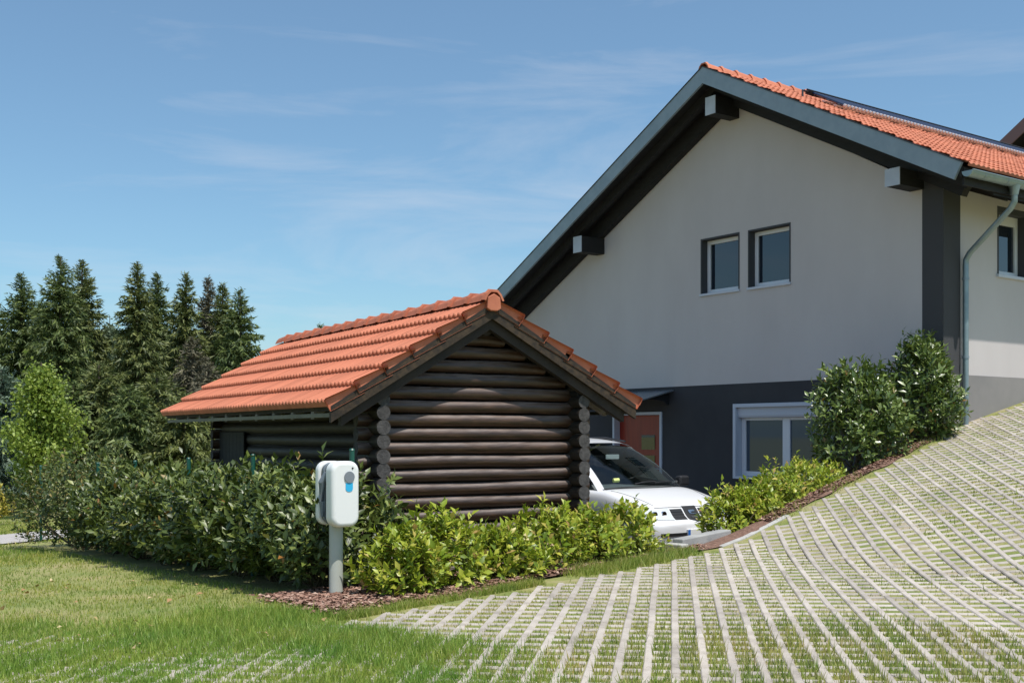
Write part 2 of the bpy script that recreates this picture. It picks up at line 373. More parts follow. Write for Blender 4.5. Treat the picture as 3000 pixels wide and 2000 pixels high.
for n_, (d, cx, cy, vs, fs) in enumerate(plist):
    px, py, dd = pix(cx, cy, float(zp(cx)))
    if n_ < 320 and len(restV) >= 0 and n_ < 295:
        me = bpy.data.meshes.new('paver'); me.from_pydata([tuple(np.array(p) - off) for p in vs], [], fs); me.update()
        link('paver', me, M['concrete_paver'], paving)
    else:
        b = len(restV); restV += [tuple(np.array(p) - off) for p in vs]; restF += [tuple(i + b for i in f) for f in fs]
me = bpy.data.meshes.new('far_pavers'); me.from_pydata(restV, [], restF); me.update()
tag(link('far_pavers', me, M['concrete_paver'], paving), kind='stuff')

# ---------------------------------------------------------------- grass
def blades(name, P, hgt, wid, m, lean=.5, tall_sd=.35):
    n = len(P); a = rng.random(n) * 6.283; hh = hgt * np.clip(rng.normal(1, tall_sd, n), .35, 2.2); w = wid * (.7 + .6 * rng.random(n))
    b = rng.random(n) * 6.283; ln = hh * lean * rng.random(n)
    dx, dy = np.cos(a) * w / 2, np.sin(a) * w / 2
    V = np.empty((n, 3, 3), np.float32)
    V[:, 0] = np.stack([P[:, 0] - dx, P[:, 1] - dy, P[:, 2] - .005], 1); V[:, 1] = np.stack([P[:, 0] + dx, P[:, 1] + dy, P[:, 2] - .005], 1)
    V[:, 2] = np.stack([P[:, 0] + np.cos(b) * ln, P[:, 1] + np.sin(b) * ln, P[:, 2] + hh], 1)
    o = link(name, np_mesh(name, V.reshape(-1, 3), np.arange(n * 3).reshape(n, 3)), m); return tag(o, kind='stuff')
def scatter(n, x0, x1, y0, y1, keep):
    X = rng.uniform(x0, x1, n); Y = rng.uniform(y0, y1, n); px, py, d = pix(X, Y, H(X, Y))
    k = keep(X, Y, d) & (px > -700) & (px < 3700) & (py < 2700) & (d > 3); return X[k], Y[k], d[k]
# lawn left of the hedge and beyond
def keep_lawn(X, Y, d):
    hedge = (X > 4.35) & (Y > 8.7) & (Y < 19.5)
    s = (X - 4.9) * -.592 + (Y - 21.75) * .806
    ok = (Y > YE(X) - .1 - 1.1 * vnoise(X, Y, 1.7) * (X < 4.0)) & ~hedge & (np.abs(s) > 1.0) & (X < 8) & ~((X > 4.1) & (Y < YE(X) + 1.6))
    thin = .35 + .65 * sm(.3, .6, vnoise(X, Y, .9) * .6 + vnoise(X + 7, Y, 3.1) * .4)
    dens = np.clip(11. / d, .25, 1.4) ** 1.3
    return ok & (rng.random(len(X)) < thin * dens * .75)
X, Y, d = scatter(760000, -8, 8, 6.5, 40, keep_lawn)
hg = .022 + .026 * sm(.55, .75, vnoise(X, Y, .6)) + .01 * (d > 14)
blades('lawn_grass', np.stack([X, Y, H(X, Y)], 1), hg, .0075 * np.clip(d / 9, .8, 2.2), M['grass'], .7)
# grass that has overgrown the grid west of the bright pavers
def lush(x, y):
    return sm(4.45, 3.75, x + (vnoise(x, y, 1.6) - .5) * 1.0) 
def keep_over(X, Y, d):
    l = lush(X, Y) * (.30 + .70 * sm(.22, .52, vnoise(X * 1.0, Y * 1.0, .8)))
    q = X * B_[0] + Y * B_[1]; onstrip = (np.mod(q, SB) < SW)
    far = sm(1.0, -.8, X) * .5
    return (Y < YE(X) - .25 + (vnoise(X + 3, Y, .9) * .6 + vnoise(X, Y, 3.) * .4) * 1.5 * sm(4.6, 3.6, X)) & (rng.random(len(X)) < l * np.where(onstrip, .46, 1.) * (1 - far * .6))
X, Y, d = scatter(560000, -4, 5.2, 2.4, 9.6, keep_over)
l = vnoise(X, Y, 1.1)
blades('overgrown_grass', np.stack([X, Y, H(X, Y) - .006], 1), .034 + .034 * sm(.4, .8, l), .0075, M['grass_lush'], .9)
# slot grass
P = []; 
for (i, j), (x, y, d) in cells.items():
    if x < 3.6: continue
    kink = math.exp(-((x - 9.85) / .55) ** 2) * sm(6.0, 9.0, 12 - abs(y - 7.6))
    kink += .8 * math.exp(-((y - float(YE(x))) / .5) ** 2) * (x > 10.5)
    g = .25 + .75 * float(sm(.25, .62, vnoise(x, y, .55) * .55 + vnoise(x, y, 2.9) * .45)); g *= 1 - .96 * min(1, kink)
    near = float(sm(6.6, 5.2, y + .25 * abs(x - 4.6))) if x < 7 else 0
    n = int((34 if d < 10 else 24 if d < 14 else 16) * g * random.uniform(.45, 1.3) + near * 30)
    for _ in range(n):
        a = (i + .5) * SA + random.uniform(BW / 2 - .01, SA - BW / 2 + .01); b = j * SB + SW + random.random() * (SB - SW)
        q = A_ * a + B_ * b; P.append((q[0], q[1], float(zp(q[0])) - .008, .019 + .05 * near * random.random() + (.05 if random.random() < .01 else 0), .008 if d < 11 else .012))
P = np.array(P)
blades('slot_grass', P[:, :3], P[:, 3], P[:, 4], M['grass_slot'], .6)
# tufts along the paving edge
X = rng.uniform(4.2, 15.5, 60000); off_ = rng.normal(.10, .13, 60000); Y = YE(X) + off_
k = (rng.random(60000) < sm(.45, .7, vnoise(X, Y * .3, 1.3)) * np.where(X < 9.2, .60, .05)) & (off_ > -.1) & (off_ < .5)
X, Y = X[k], Y[k]; blades('edge_grass', np.stack([X, Y, H(X, Y)], 1), .04 + .05 * rng.random(len(X)), .009, M['grass'], .9)
X = rng.uniform(3.95, 6.3, 14000); Y = YE(X) + rng.uniform(-.02, .34, 14000) * rng.random(14000) ** .6; k = rng.random(14000) < .35 + .65 * sm(.3, .6, vnoise(X, Y, 3.))
X, Y = X[k], Y[k]; blades('edge_grass', np.stack([X, Y, H(X, Y)], 1), .025 + .03 * rng.random(len(X)), .008, M['grass'], .9)
# bark chips
X = np.where(rng.random(34000) < .06, 4.25 - np.abs(rng.normal(0, .13, 34000)), rng.uniform(4.2, 15.8, 34000)); T = rng.random(34000); Y = YE(X) + .02 + .10 * rng.random(len(X)) + .17 * sm(5.6, 4.6, X) * (1 - .9 * rng.random(len(X)) ** 3) + .16 * sm(5.2, 6.2, X) * sm(9.0, 8.0, X) + T * 1.25; k = ~((X > 9.1) & (X < 10.4)); X, Y = X[k], Y[k]
n = len(X); Z = H(X, Y) + .012 + .022 * sm(.05, .25, Y - YE(X)) + rng.random(n) * .014; a = rng.random(n) * 6.283; L_ = .012 + .02 * rng.random(n); W_ = .005 + .008 * rng.random(n)
ca, sa = np.cos(a), np.sin(a); tz = rng.normal(0, .006, (n, 4)); V = np.empty((n, 4, 3))
for q, (u, v) in enumerate(((-1, -1), (1, -1), (1, 1), (-1, 1))):
    V[:, q] = np.stack([X + ca * L_ * u - sa * W_ * v, Y + sa * L_ * u + ca * W_ * v, Z + tz[:, q]], 1)
tag(link('bark_mulch', np_mesh('bark_mulch', V.reshape(-1, 3), np.arange(n * 4).reshape(n, 4)), M['chip']), kind='stuff')

# ---------------------------------------------------------------- roof tile mesh (two rolls, raised lower lip)
def tile_mesh(name, W, Lt, lift=.034, amp=.020, segs=14, m=None, flange=0, flip=1):
    vs, fs = [], []
    def pf(t): return amp * (.5 + .5 * math.cos(2 * math.pi * (2 * t + .0))) ** .8
    for s in range(segs + 1):
        t = s / segs; p = pf(t)
        for (b, n) in ((0, .006 + p), (Lt * .97, .006 + lift + p), (Lt, lift - .002 + p * .9), (Lt, .002)):
            vs.append((t * W, b, n))
    for s in range(segs):
        for q in range(3): fs.append((s * 4 + q, (s + 1) * 4 + q, (s + 1) * 4 + q + 1, s * 4 + q + 1))
    if flange:
        a = 0 if flip > 0 else W; e = .036 if flip > 0 else W - .036; b = len(vs)
        for (x, y, z) in ((a, 0, .006 + amp), (a, Lt, lift + amp), (e, 0, .0 + amp), (e, Lt, lift - .006 + amp), (e, .0, -flange * .75), (e, Lt, lift - flange), (a + .02 * (1 if flip > 0 else -1), 0, -flange * .75), (a + .02 * (1 if flip > 0 else -1), Lt, lift - flange)):
            vs.append((x, y, z))
        fs += [(b, b + 1, b + 3, b + 2), (b + 2, b + 3, b + 5, b + 4), (b + 4, b + 5, b + 7, b + 6), (b + 1, b + 7, b + 5, b + 3)]
    me = bpy.data.meshes.new(name); me.from_pydata(vs, [], fs); me.update()
    me.polygons.foreach_set('use_smooth', [True] * len(fs)); me.set_sharp_from_angle(angle=R(35))
    if m: me.materials.append(m)
    return me
def frame(o, ax, ay, az, loc):
    m = Matrix((ax, ay, az)).transposed().to_4x4(); m.translation = Vector(loc); o.matrix_local = m
def join_tiles(name, me, mats_, parent, m, n_extra=None):
    n = len(me.vertices); co = np.empty(n * 3); me.vertices.foreach_get('co', co); co = co.reshape(-1, 3)
    fs = [tuple(p.vertices) for p in me.polygons]; Vs, Fs = [], []
    for k, mm in enumerate(mats_):
        A = np.array(mm); Vs.append(co @ A[:3, :3].T + A[:3, 3]); Fs += [tuple(i + k * n for i in f) for f in fs]
    q = bpy.data.meshes.new(name); q.from_pydata(np.concatenate(Vs).tolist(), [], Fs); q.update()
    q.polygons.foreach_set('use_smooth', [True] * len(Fs)); q.set_sharp_from_angle(angle=R(35))
    return tag(link(name, q, m, parent), kind='stuff')
def mat4(ax, ay, az, loc):
    m = Matrix((ax, ay, az)).transposed().to_4x4(); m.translation = Vector(loc); return m

# ---------------------------------------------------------------- white house
XH, YC, YST, YAP = 16.0, 10.41, 10.782, 14.807
ZAP, ZB, ZF, SL = 7.582, 2.342, 8.139, .5276
XF = XH - .839; YR, YL = 9.55, 23.2; XB = 27.0
house = empty('white_house', (XH, YAP, ZC), 'light grey rendered house with dark base, zinc verge trim and red tiled roof', 'house')
def zr(y, off=0): return ZF - SL * abs(y - YAP) + off          # roof top line
def zs(y): return ZAP - SL * abs(y - YAP) + .10                 # wall head, tucked up behind the verge board
YWL = 22.4
w1 = (14.679, 15.689); w2 = (13.459, 14.469); WT, WB = 5.190, 4.098
LW = (12.52, 14.81, .552, 1.960); DR = (16.768, 18.271, 1.846); TH = .35
b = MB(); P_ = lambda pts: b.prism(pts, XH, XH + TH, 0)
P_([(YC, ZB), (YWL, ZB), (YWL, WB), (YC, WB)])
P_([(w1[1], WB), (YWL, WB), (YWL, zs(YWL)), (w1[1] + .0, zs(w1[1]))][:4]) if False else None
P_([(w1[1], WB), (YWL, WB), (YWL, min(zs(YWL), WT) if zs(YWL) > WB else WB + .01), (YAP + (zs(YAP) - WT) / SL if False else min(YWL, YAP + (ZAP + .10 - WT) / SL), WT), (w1[1], WT)])
P_([(w2[1], WB), (w1[0], WB), (w1[0], WT), (w2[1], WT)])
P_([(YC, WB), (w2[0], WB), (w2[0], WT), (YC, min(WT, zs(YC)))])
yr_ = max(YC, YAP - (ZAP + .10 - WT) / SL); yl_ = min(YWL, YAP + (ZAP + .10 - WT) / SL)
P_([(yr_, WT), (yl_, WT), (YAP, ZAP + .10)])
b.build('gable_wall', M['plaster'], house)
b = MB()
b.prism([(YC, ZC - .4), (LW[0], ZC - .4), (LW[0], ZB), (YC, ZB)], XH, XH + TH, 0)
b.prism([(LW[0], ZC - .4), (LW[1], ZC - .4), (LW[1], LW[2]), (LW[0], LW[2])], XH, XH + TH, 0)
b.prism([(LW[0], LW[3]), (LW[1], LW[3]), (LW[1], ZB), (LW[0], ZB)], XH, XH + TH, 0)
b.prism([(LW[1], ZC - .4), (DR[0], ZC - .4), (DR[0], ZB), (LW[1], ZB)], XH, XH + TH, 0)
b.prism([(DR[0], DR[2]), (DR[1], DR[2]), (DR[1], ZB), (DR[0], ZB)], XH, XH + TH, 0)
b.prism([(DR[1], ZC - .4), (YWL, ZC - .4), (YWL, ZB), (DR[1], ZB)], XH, XH + TH, 0)
tag(b.build('base_wall', M['dark_plaster'], house), 'dark slate blue base wall')
b = MB(); b.prism([(YC, ZB + .001), (YST, ZB + .001), (YST, zs(YST)), (YC, zs(YC))], XH - .004, XH, 0)
b.box(XH - .004, XH + .46, YC - .009, YC - .0035, ZB + .001, 5.25); b.build('corner_stripe', M['stripe_plaster'], house)
# side wall (faces -Y) with one window opening
SX0, SX1, SZ0, SZ1 = 17.53, 18.42, 4.02, 5.17
ztop = 5.42
b = MB(); q = (YC, YC + .3)
x0w = XH + .001; q = (YC - .003, YC + .3)
b.box(x0w, XB, q[0], q[1], ZB, SZ0); b.box(x0w, SX0, q[0], q[1], SZ0, SZ1); b.box(SX1, XB, q[0], q[1], SZ0, SZ1); b.box(x0w, XB, q[0], q[1], SZ1, ztop)
b.build('side_wall', M['plaster'], house)
MB().box(x0w, XB, q[0] - .012, q[1], ZC - .4, ZB - .002).build('side_base_wall', M['grey_plaster'], house)
b = MB(); b.box(XB - .3, XB, YC + .3, YWL, ZC, 5.0); b.prism([(YC, 5.0), (YWL, 4.4), (YAP, ZAP)], XB - .3, XB, 0); b.build('rear_wall', M['plaster'], house)
MB().box(XH + .4, XB - .3, YWL - .3, YWL, ZC, 4.5).build('north_wall', M['plaster'], house)
def window(name, y0, y1, z0, z1, parent, depth=.22, fr=.075, reveal=True, two=False):
    """upper gable windows: dark reveal lining, white frame, pane"""
    w = MB(); rw = .03
    w.box(XH - .006, XH + depth + .02, y0, y0 + rw, z0, z1); w.box(XH - .006, XH + depth + .02, y1 - rw, y1, z0, z1); w.box(XH - .006, XH + depth + .02, y0 + rw, y1 - rw, z1 - rw, z1)
    o = w.build(name, M['reveal'], parent)
    f = MB(); xa, xb = XH + depth - .07, XH + depth
    yy0, yy1, zz0, zz1 = y0 + rw + .001, y1 - rw - .001, z0 + .03, z1 - rw - .001
    f.box(xa, xb, yy0, yy0 + fr, zz0, zz1); f.box(xa, xb, yy1 - fr, yy1, zz0, zz1); f.box(xa, xb, yy0 + fr, yy1 - fr, zz0, zz0 + fr); f.box(xa, xb, yy0 + fr, yy1 - fr, zz1 - fr, zz1)
    f.build('frame', M['white_pvc'], o, bevel=.006)
    MB().box(xa + .03, xb - .03, yy0 + fr + .001, yy1 - fr - .001, zz0 + fr + .001, zz1 - fr - .001).build('pane', M['glass'], o)
    MB().box(XH - .035, XH + depth - .071, y0 - .01, y1 + .01, z0 - .025, z0 + .02).build('sill', M['trim_grey'], o, bevel=.004)
window('window', w1[0], w1[1], WB, WT, house); window('window', w2[0], w2[1], WB, WT, house)
# dark room behind the openings
MB().box(XH + .9, XH + 1.0, w2[0] - .5, w1[1] + .5, WB - .5, WT + .5).build('room_wall', M['reveal'], house)
# lower window with grey surround, shutter box, two sashes
y0, y1, z0, z1 = LW
w = MB(); t = .07
w.box(XH - .05, XH + .20, y0, y0 + t, z0, z1); w.box(XH - .05, XH + .20, y1 - t, y1, z0, z1); w.box(XH - .05, XH + .20, y0 + t, y1 - t, z1 - t, z1); w.box(XH - .05, XH + .20, y0 + t, y1 - t, z0, z0 + .05)
lw = w.build('wide_window', M['trim_grey'], house, bevel=.006)
MB().prism([(XH + .02, z1 - t - .002), (XH + .19, z1 - t - .002), (XH + .19, z1 - .26), (XH + .04, z1 - .26), (XH + .02, z1 - .22)][::-1], y0 + t + .002, y1 - t - .002, 1).build('shutter_box', M['trim_grey'], lw)
f = MB(); xa, xb = XH + .12, XH + .19; ya, yb, za, zb_ = y0 + t + .002, y1 - t - .002, z0 + .052, z1 - .262; ym = (ya + yb) / 2
for (p0, p1) in ((ya, ya + .10), (yb - .10, yb), (ym - .085, ym + .085)): f.box(xa, xb, p0, p1, za, zb_)
f.box(xa, xb, ya + .10, ym - .085, za, za + .09); f.box(xa, xb, ym + .085, yb - .10, za, za + .09); f.box(xa, xb, ya + .10, ym - .085, zb_ - .05, zb_); f.box(xa, xb, ym + .085, yb - .10, zb_ - .05, zb_)
f.build('frame', M['white_pvc'], lw, bevel=.006)
for (p0, p1) in ((ya + .101, ym - .086), (ym + .086, yb - .101)):
    MB().box(xa + .03, xb - .03, p0, p1, za + .091, zb_ - .051).build('pane', M['glass_blind'], lw)
# entrance door
y0, y1, z1 = DR[0], DR[1], DR[2]; zf_ = ZC + .06
d = MB(); t = .06
d.box(XH - .03, XH + .22, y0, y0 + t, zf_, z1); d.box(XH - .03, XH + .22, y1 - t, y1, zf_, z1); d.box(XH - .03, XH + .22, y0 + t, y1 - t, z1 - t, z1)
dr = d.build('door', M['trim_grey'], house, bevel=.005)
MB().box(XH + .13, XH + .19, y0 + t + .002, y1 - t - .002, zf_, z1 - t - .002).build('leaf', M['door_red'], dr)
for k in range(3): MB().box(XH + .118, XH + .131, y0 + .35, y0 + .75, zf_ + .55 + k * .42, zf_ + .85 + k * .42).build('pane', M['glass'], dr)
MB().tube([(XH + .13, y0 + .17, zf_ + 1.0), (XH + .07, y0 + .17, zf_ + 1.0), (XH + .07, y0 + .29, zf_ + 1.0)], .013, 8).build('handle', M['steel'], dr)
MB().box(XH - .5, XH, y0 - .2, y1 + .2, ZC - .1, zf_ - .002).build('door_step', M['concrete'], house)
# glass canopy over the door
cn = MB().prism([(XH - .95, 2.05), (XH - .02, 2.28), (XH - .02, 2.255), (XH - .95, 2.025)], DR[0] - .35, DR[1] + .2, 1).build('door_canopy', M['canopy_glass'], house)
for yy in (DR[0] - .2, DR[1] + .05):
    MB().prism([(XH - .60, 2.085), (XH, 2.21), (XH, 1.98), (XH - .06, 1.98), (XH - .16, 2.06)], yy, yy + .05, 1).build('bracket', M['black_plastic'], cn)
# side window
sw_ = MB(); rw = .05
sw_.box(SX0, SX0 + rw, YC - .005, YC + .2, SZ0, SZ1); sw_.box(SX1 - rw, SX1, YC - .005, YC + .2, SZ0, SZ1); sw_.box(SX0 + rw, SX1 - rw, YC - .005, YC + .2, SZ1 - .10, SZ1)
so = sw_.build('side_window', M['reveal'], house)
f = MB(); ya, yb = YC + .12, YC + .19; p0, p1, z0, z1 = SX0 + rw + .001, SX1 - rw - .001, SZ0 + .03, SZ1 - .101
f.box(p0, p0 + .09, ya, yb, z0, z1); f.box(p1 - .09, p1, ya, yb, z0, z1); f.box(p0 + .09, p1 - .09, ya, yb, z0, z0 + .08); f.box(p0 + .09, p1 - .09, ya, yb, z1 - .16, z1);
f.build('frame', M['white_pvc'], so, bevel=.005)
for (a0, a1) in ((p0 + .091, p1 - .091),): MB().box(a0, a1, ya + .03, yb - .03, z0 + .081, z1 - .161).build('pane', M['glass'], so)
MB().box(SX0 - .03, SX1 + .03, YC - .05, YC + .118, SZ0 - .03, SZ0 + .02).build('sill', M['trim_grey'], so, bevel=.004)
# roof body
ca, sa_ = 1 / math.hypot(1, SL), SL / math.hypot(1, SL)
RT = .26
roof = MB()
def slope_slab(mb, x0, x1, ya, yb, o0, o1):
    mb.prism([(ya, zr(ya, o0)), (yb, zr(yb, o0)), (yb, zr(yb, o1)), (ya, zr(ya, o1))], x0, x1, 0)
slope_slab(roof, XF + .03, XB + .5, YR + .02, YAP, -.03, -.20); slope_slab(roof, XF + .03, XB + .5, YAP, YL - .02, -.03, -.20)
rf = roof.build('roof', M['black_wood'], house)
def verge(mb, x0, x1, o0, o1, ya=YR, yb=YL):
    yc_ = ya + (o0 - o1) * ca * sa_; mb.prism([(ya, zr(ya, o0)), (YAP, zr(YAP, o0)), (YAP, zr(YAP, o1)), (yc_, zr(yc_, o1))], x0, x1, 0)
    mb.prism([(YAP, zr(YAP, o0)), (yb, zr(yb, o0)), (yb, zr(yb, o1)), (YAP, zr(YAP, o1))], x0, x1, 0)
vm = MB(); verge(vm, XF - .02, XF + .028, .025, -.275); vm.build('verge_trim', M['zinc'], rf)
vm = MB(); verge(vm, XF - .035, XF + .05, .040, .026); vm.build('verge_flashing', M['dark_metal'], rf)
vm = MB(); verge(vm, XH - .17, XH - .01, -.20, -.545, YR + .30); vm.build('wall_rafter', M['black_wood'], rf)
vm = MB(); verge(vm, XF + .30, XF + .42, -.20, -.36, YR + .05, YL - .05); vm.build('rafter', M['black_wood'], rf)
MB().box(XF + .05, XB + .4, YR + .0, YR + .03, zr(YR, -.30), zr(YR, -.04)).build('eaves_board', M['black_wood'], rf)
MB().prism([(YR + .04, zr(YR, -.34)), (YC, zr(YC, -.34)), (YC, zr(YC, -.30)), (YR + .04, zr(YR, -.30))], XH + .05, XB, 0).build('soffit', M['black_wood'], rf)
for k in range(12):
    xx = XH + .45 + k * .85; MB().prism([(YR + .1, zr(YR + .1, -.42)), (YC, zr(YC, -.50)), (YC, zr(YC, -.342)), (YR + .1, zr(YR + .1, -.342))], xx, xx + .1, 0).build('rafter', M['black_wood'], rf)
# purlins
for (py_, zt, zb2, wd) in ((YAP, 7.65, 7.33, .24), (10.88, 5.575, 5.31, .26), (18.69, 5.60, 5.27, .26)):
    pu = MB().box(XH - .64, XH + .05, py_ - wd / 2, py_ + wd / 2, zb2, zt).build('purlin', M['black_wood'], rf)
    MB().box(XH - .655, XH - .641, py_ - wd / 2 - .006, py_ + wd / 2 + .006, zb2 - .006, zt + .006).build('end_cap', M['end_cap'], pu)
# roof tiles
ca, sa_ = 1 / math.hypot(1, SL), SL / math.hypot(1, SL)
ht = tile_mesh('tile', .262, .40, .036, .024, 14, M['tile'])
rl = Vector(rootloc(rf))
NCO = 17; expo = (YAP - YR + .06) / ca / NCO
def house_tile_mat(k, c, side):
    sgn = -1 if side > 0 else 1                      # right slope falls towards -Y
    ax = Vector((1, 0, 0)) if side > 0 else Vector((-1, 0, 0)); ay = Vector((0, sgn * ca, -sa_)); az = ax.cross(ay)
    if az.z < 0: az = -az
    s0 = k * expo - .04
    x = XF + .03 + c * .262 if side > 0 else XF + .03 + (c + 1) * .262
    return mat4(ax, ay, az, Vector((x, YAP, ZF)) + ay * s0 + az * .0 - rl)
fv = []
for c in range(45):
    for k in range(NCO):
        mm = house_tile_mat(k, c, 1)
        mm.translation += Vector((0, 0, random.uniform(-.004, .004)))
        if c < 17:
            o = bpy.data.objects.new('tile', ht); COL.objects.link(o); o.parent = rf; o.matrix_local = mm
        else: fv.append(mm)
join_tiles('far_tiles', ht, fv, rf, M['tile_far'])
NL = int((YL - YAP) / ca / expo)
join_tiles('far_tiles', ht, [house_tile_mat(k, c, -1) for c in range(45) for k in range(NL + 1)], rf, M['tile_far'])
def ridge_mesh(name, L, r, m):
    prof = [(-1.0, -.62), (-.72, -.05), (-.36, .30), (.36, .30), (.72, -.05), (1.0, -.62)]; vs, fs = [], []
    for (u, k, dz) in ((0, 1.10, .008), (.05, 1.16, .016), (.09, 1.02, 0), (L, .90, -.012)):
        for (a, z) in prof: vs.append((u, a * r * k, z * r * k + dz))
    n = len(prof)
    for i in range(3):
        for j in range(n - 1): fs.append((i * n + j, (i + 1) * n + j, (i + 1) * n + j + 1, i * n + j + 1))
    for (a, z) in prof: vs.append((0, a * r * .9, z * r * .9 - .01))
    q = 4 * n
    for j in range(n - 1): fs.append((j, j + 1, q + j + 1, q + j))
    me = bpy.data.meshes.new(name); me.from_pydata(vs, [], fs); me.update(); me.materials.append(m); return me
rm = ridge_mesh('ridge_tile', .45, .13, M['tile'])
for k in range(28):
    o = bpy.data.objects.new('ridge_tile', rm); COL.objects.link(o); o.parent = rf
    frame(o, Vector((1, 0, 0)), Vector((0, 1, 0)), Vector((0, 0, 1)), Vector((XF - .0 + .40 * k, YAP, ZF + .055)) - rl)
# gutter and downpipe
gy, gz, gr = YR - .085, zr(YR, -.115), .085
g = MB()
pts = [(math.cos(t) * gr, math.sin(t) * gr) for t in np.linspace(math.pi, 2 * math.pi, 11)]
pts2 = [(a * .93, b_ * .93) for a, b_ in pts[::-1]]
g.prism([(gy + a, gz + b_) for a, b_ in pts + pts2], XF + .0, XB, 0)
g.prism([(gy + a, gz + b_) for a, b_ in pts], XF - .012, XF + .0, 0)
g.tube([(XF, gy - gr, gz + .005), (XB, gy - gr, gz + .005)], .012, 6)
gut = g.build('gutter', M['zinc_bright'], rf, smooth=True)
for k in range(7): 
    xx = XF + .35 + k * .62
    ring = [(math.cos(t) * gr * 1.05, math.sin(t) * gr * 1.05) for t in np.linspace(math.pi, 2 * math.pi, 11)]
    MB().prism([(gy + a, gz + b_) for a, b_ in ring + [(p[0] * .95, p[1] * .95) for p in ring[::-1]]], xx, xx + .025, 0).build('gutter_bracket', M['zinc'], gut)
ox = 16.42
MB().tube([(ox, gy, gz - .06), (ox, gy, gz - .20)], [.085, .055], 14).build('outlet', M['zinc_bright'], gut, smooth=True)
path = [(ox, gy, gz - .18), (ox, gy, gz - .30)]
p0_, p1_ = Vector((ox, gy, gz - .34)), Vector((16.50, YC - .085, 4.22))
for t in np.linspace(0, 1, 6): 
    path.append(tuple(p0_.lerp(p1_, .08 + .84 * t)))
path += [(16.495, YC - .083, 4.17), (16.49, YC - .083, 4.08), (16.49, YC - .083, 3.0), (16.49, YC - .083, 1.3)]
dp = MB().tube(path, .047, 14).build('downpipe', M['zinc_bright'], gut, smooth=True)
for zz in (3.85, 2.6): MB().tube([(16.49, YC - .083, zz), (16.49, YC - .083, zz + .04)], .056, 14).build('pipe_clip', M['zinc'], dp, smooth=True)

# solar tube collectors on the right slope
def on_roof(x, y, n): return Vector((x, y, zr(y))) + Vector((0, -sa_, ca)) * n
def collector(x0, x1, ya, yb, label):
    c = empty('solar_collector', tuple(on_roof(x0, (ya + yb) / 2, .06)), label, 'solar collector')
    mb = MB()
    a, b2 = on_roof(x0, ya, .15), on_roof(x1, ya, .15)
    MB().obox((a + b2) / 2, Vector(((x1 - x0) / 2, 0, 0)), Vector((0, -ca, -sa_)) * .06, Vector((0, -sa_, ca)) * .05).build('manifold', M['black_plastic'], c)
    for yy in (yb + .12, (ya + yb) / 2):
        a, b2 = on_roof(x0, yy, .09), on_roof(x1, yy, .09)
        MB().obox((a + b2) / 2, Vector(((x1 - x0) / 2, 0, 0)), Vector((0, -ca, -sa_)) * .03, Vector((0, -sa_, ca)) * .012).build('rail', M['rail_alu'], c)
    n = int((x1 - x0 - .1) / .105)
    for k in range(n):
        xx = x0 + .08 + k * .105
        tb = MB().tube([on_roof(xx, ya - .03, .155), on_roof(xx, yb, .135)], .029, 8).build('tube', M['tube_glass'], c, smooth=True)
        MB().tube([on_roof(xx, yb, .135), on_roof(xx, yb - .05, .133)], .031, 8).build('tube_cap', M['rail_alu'], tb)
    MB().tube([on_roof(x0, ya, .15), on_roof(x0 - .16, ya, .15), on_roof(x0 - .2, ya - .1, .02)], .02, 8).build('pipe', M['dark_metal'], c)
collector(16.75, 24.6, 13.75, 13.0, 'long dark vacuum tube solar collector along the house roof near the ridge')

# neighbouring house on the slope
nb = empty('neighbour_house', (31, 14, 4), 'brown trimmed gable of a neighbouring house behind the tiled roof', 'house')
NX, NYA, NZA, NS = 30.0, 13.2, 12.75, .69
def nz_(y): return NZA - NS * abs(y - NYA)
MB().prism([(8.0, 3), (18.2, 3), (18.2, nz_(18.2) - .5), (NYA, NZA - .5), (8.0, nz_(8.0) - .5)], NX + .9, NX + 9, 0).build('wall', M['neighbour_wall'], nb)
nr = MB(); nr.prism([(NYA, NZA), (19.3, nz_(19.3)), (19.3, nz_(19.3) - .2), (NYA, NZA - .2)], NX + .05, NX + 9.5, 0); nr.prism([(7, nz_(7)), (NYA, NZA), (NYA, NZA - .2), (7, nz_(7) - .2)], NX + .05, NX + 9.5, 0)
nro = nr.build('roof', M['black_wood'], nb)
nv = MB(); nv.prism([(NYA, NZA + .05), (19.3, nz_(19.3) + .05), (19.3, nz_(19.3) - .34), (NYA, NZA - .34)], NX, NX + .048, 0); nv.prism([(7, nz_(7) + .05), (NYA, NZA + .05), (NYA, NZA - .34), (7, nz_(7) - .34)], NX, NX + .048, 0)
nv.build('verge_board', M['neighbour_trim'], nro)
nt_ = MB(); nt_.prism([(NYA, NZA + .07), (19.3, nz_(19.3) + .07), (19.3, nz_(19.3) + .002), (NYA, NZA + .002)], NX + .05, NX + 9.5, 0); nt_.prism([(7, nz_(7) + .07), (NYA, NZA + .07), (NYA, NZA + .002), (7, nz_(7) + .002)], NX + .05, NX + 9.5, 0); nt_.build('roof_covering', M['tile_far'], nro)
nw = MB().box(NX + .86, NX + .93, 12.6, 13.8, 8.6, 9.8).build('window', M['white_pvc'], nb); MB().box(NX + .84, NX + .859, 12.7, 13.7, 8.7, 9.7).build('pane', M['glass'], nw)

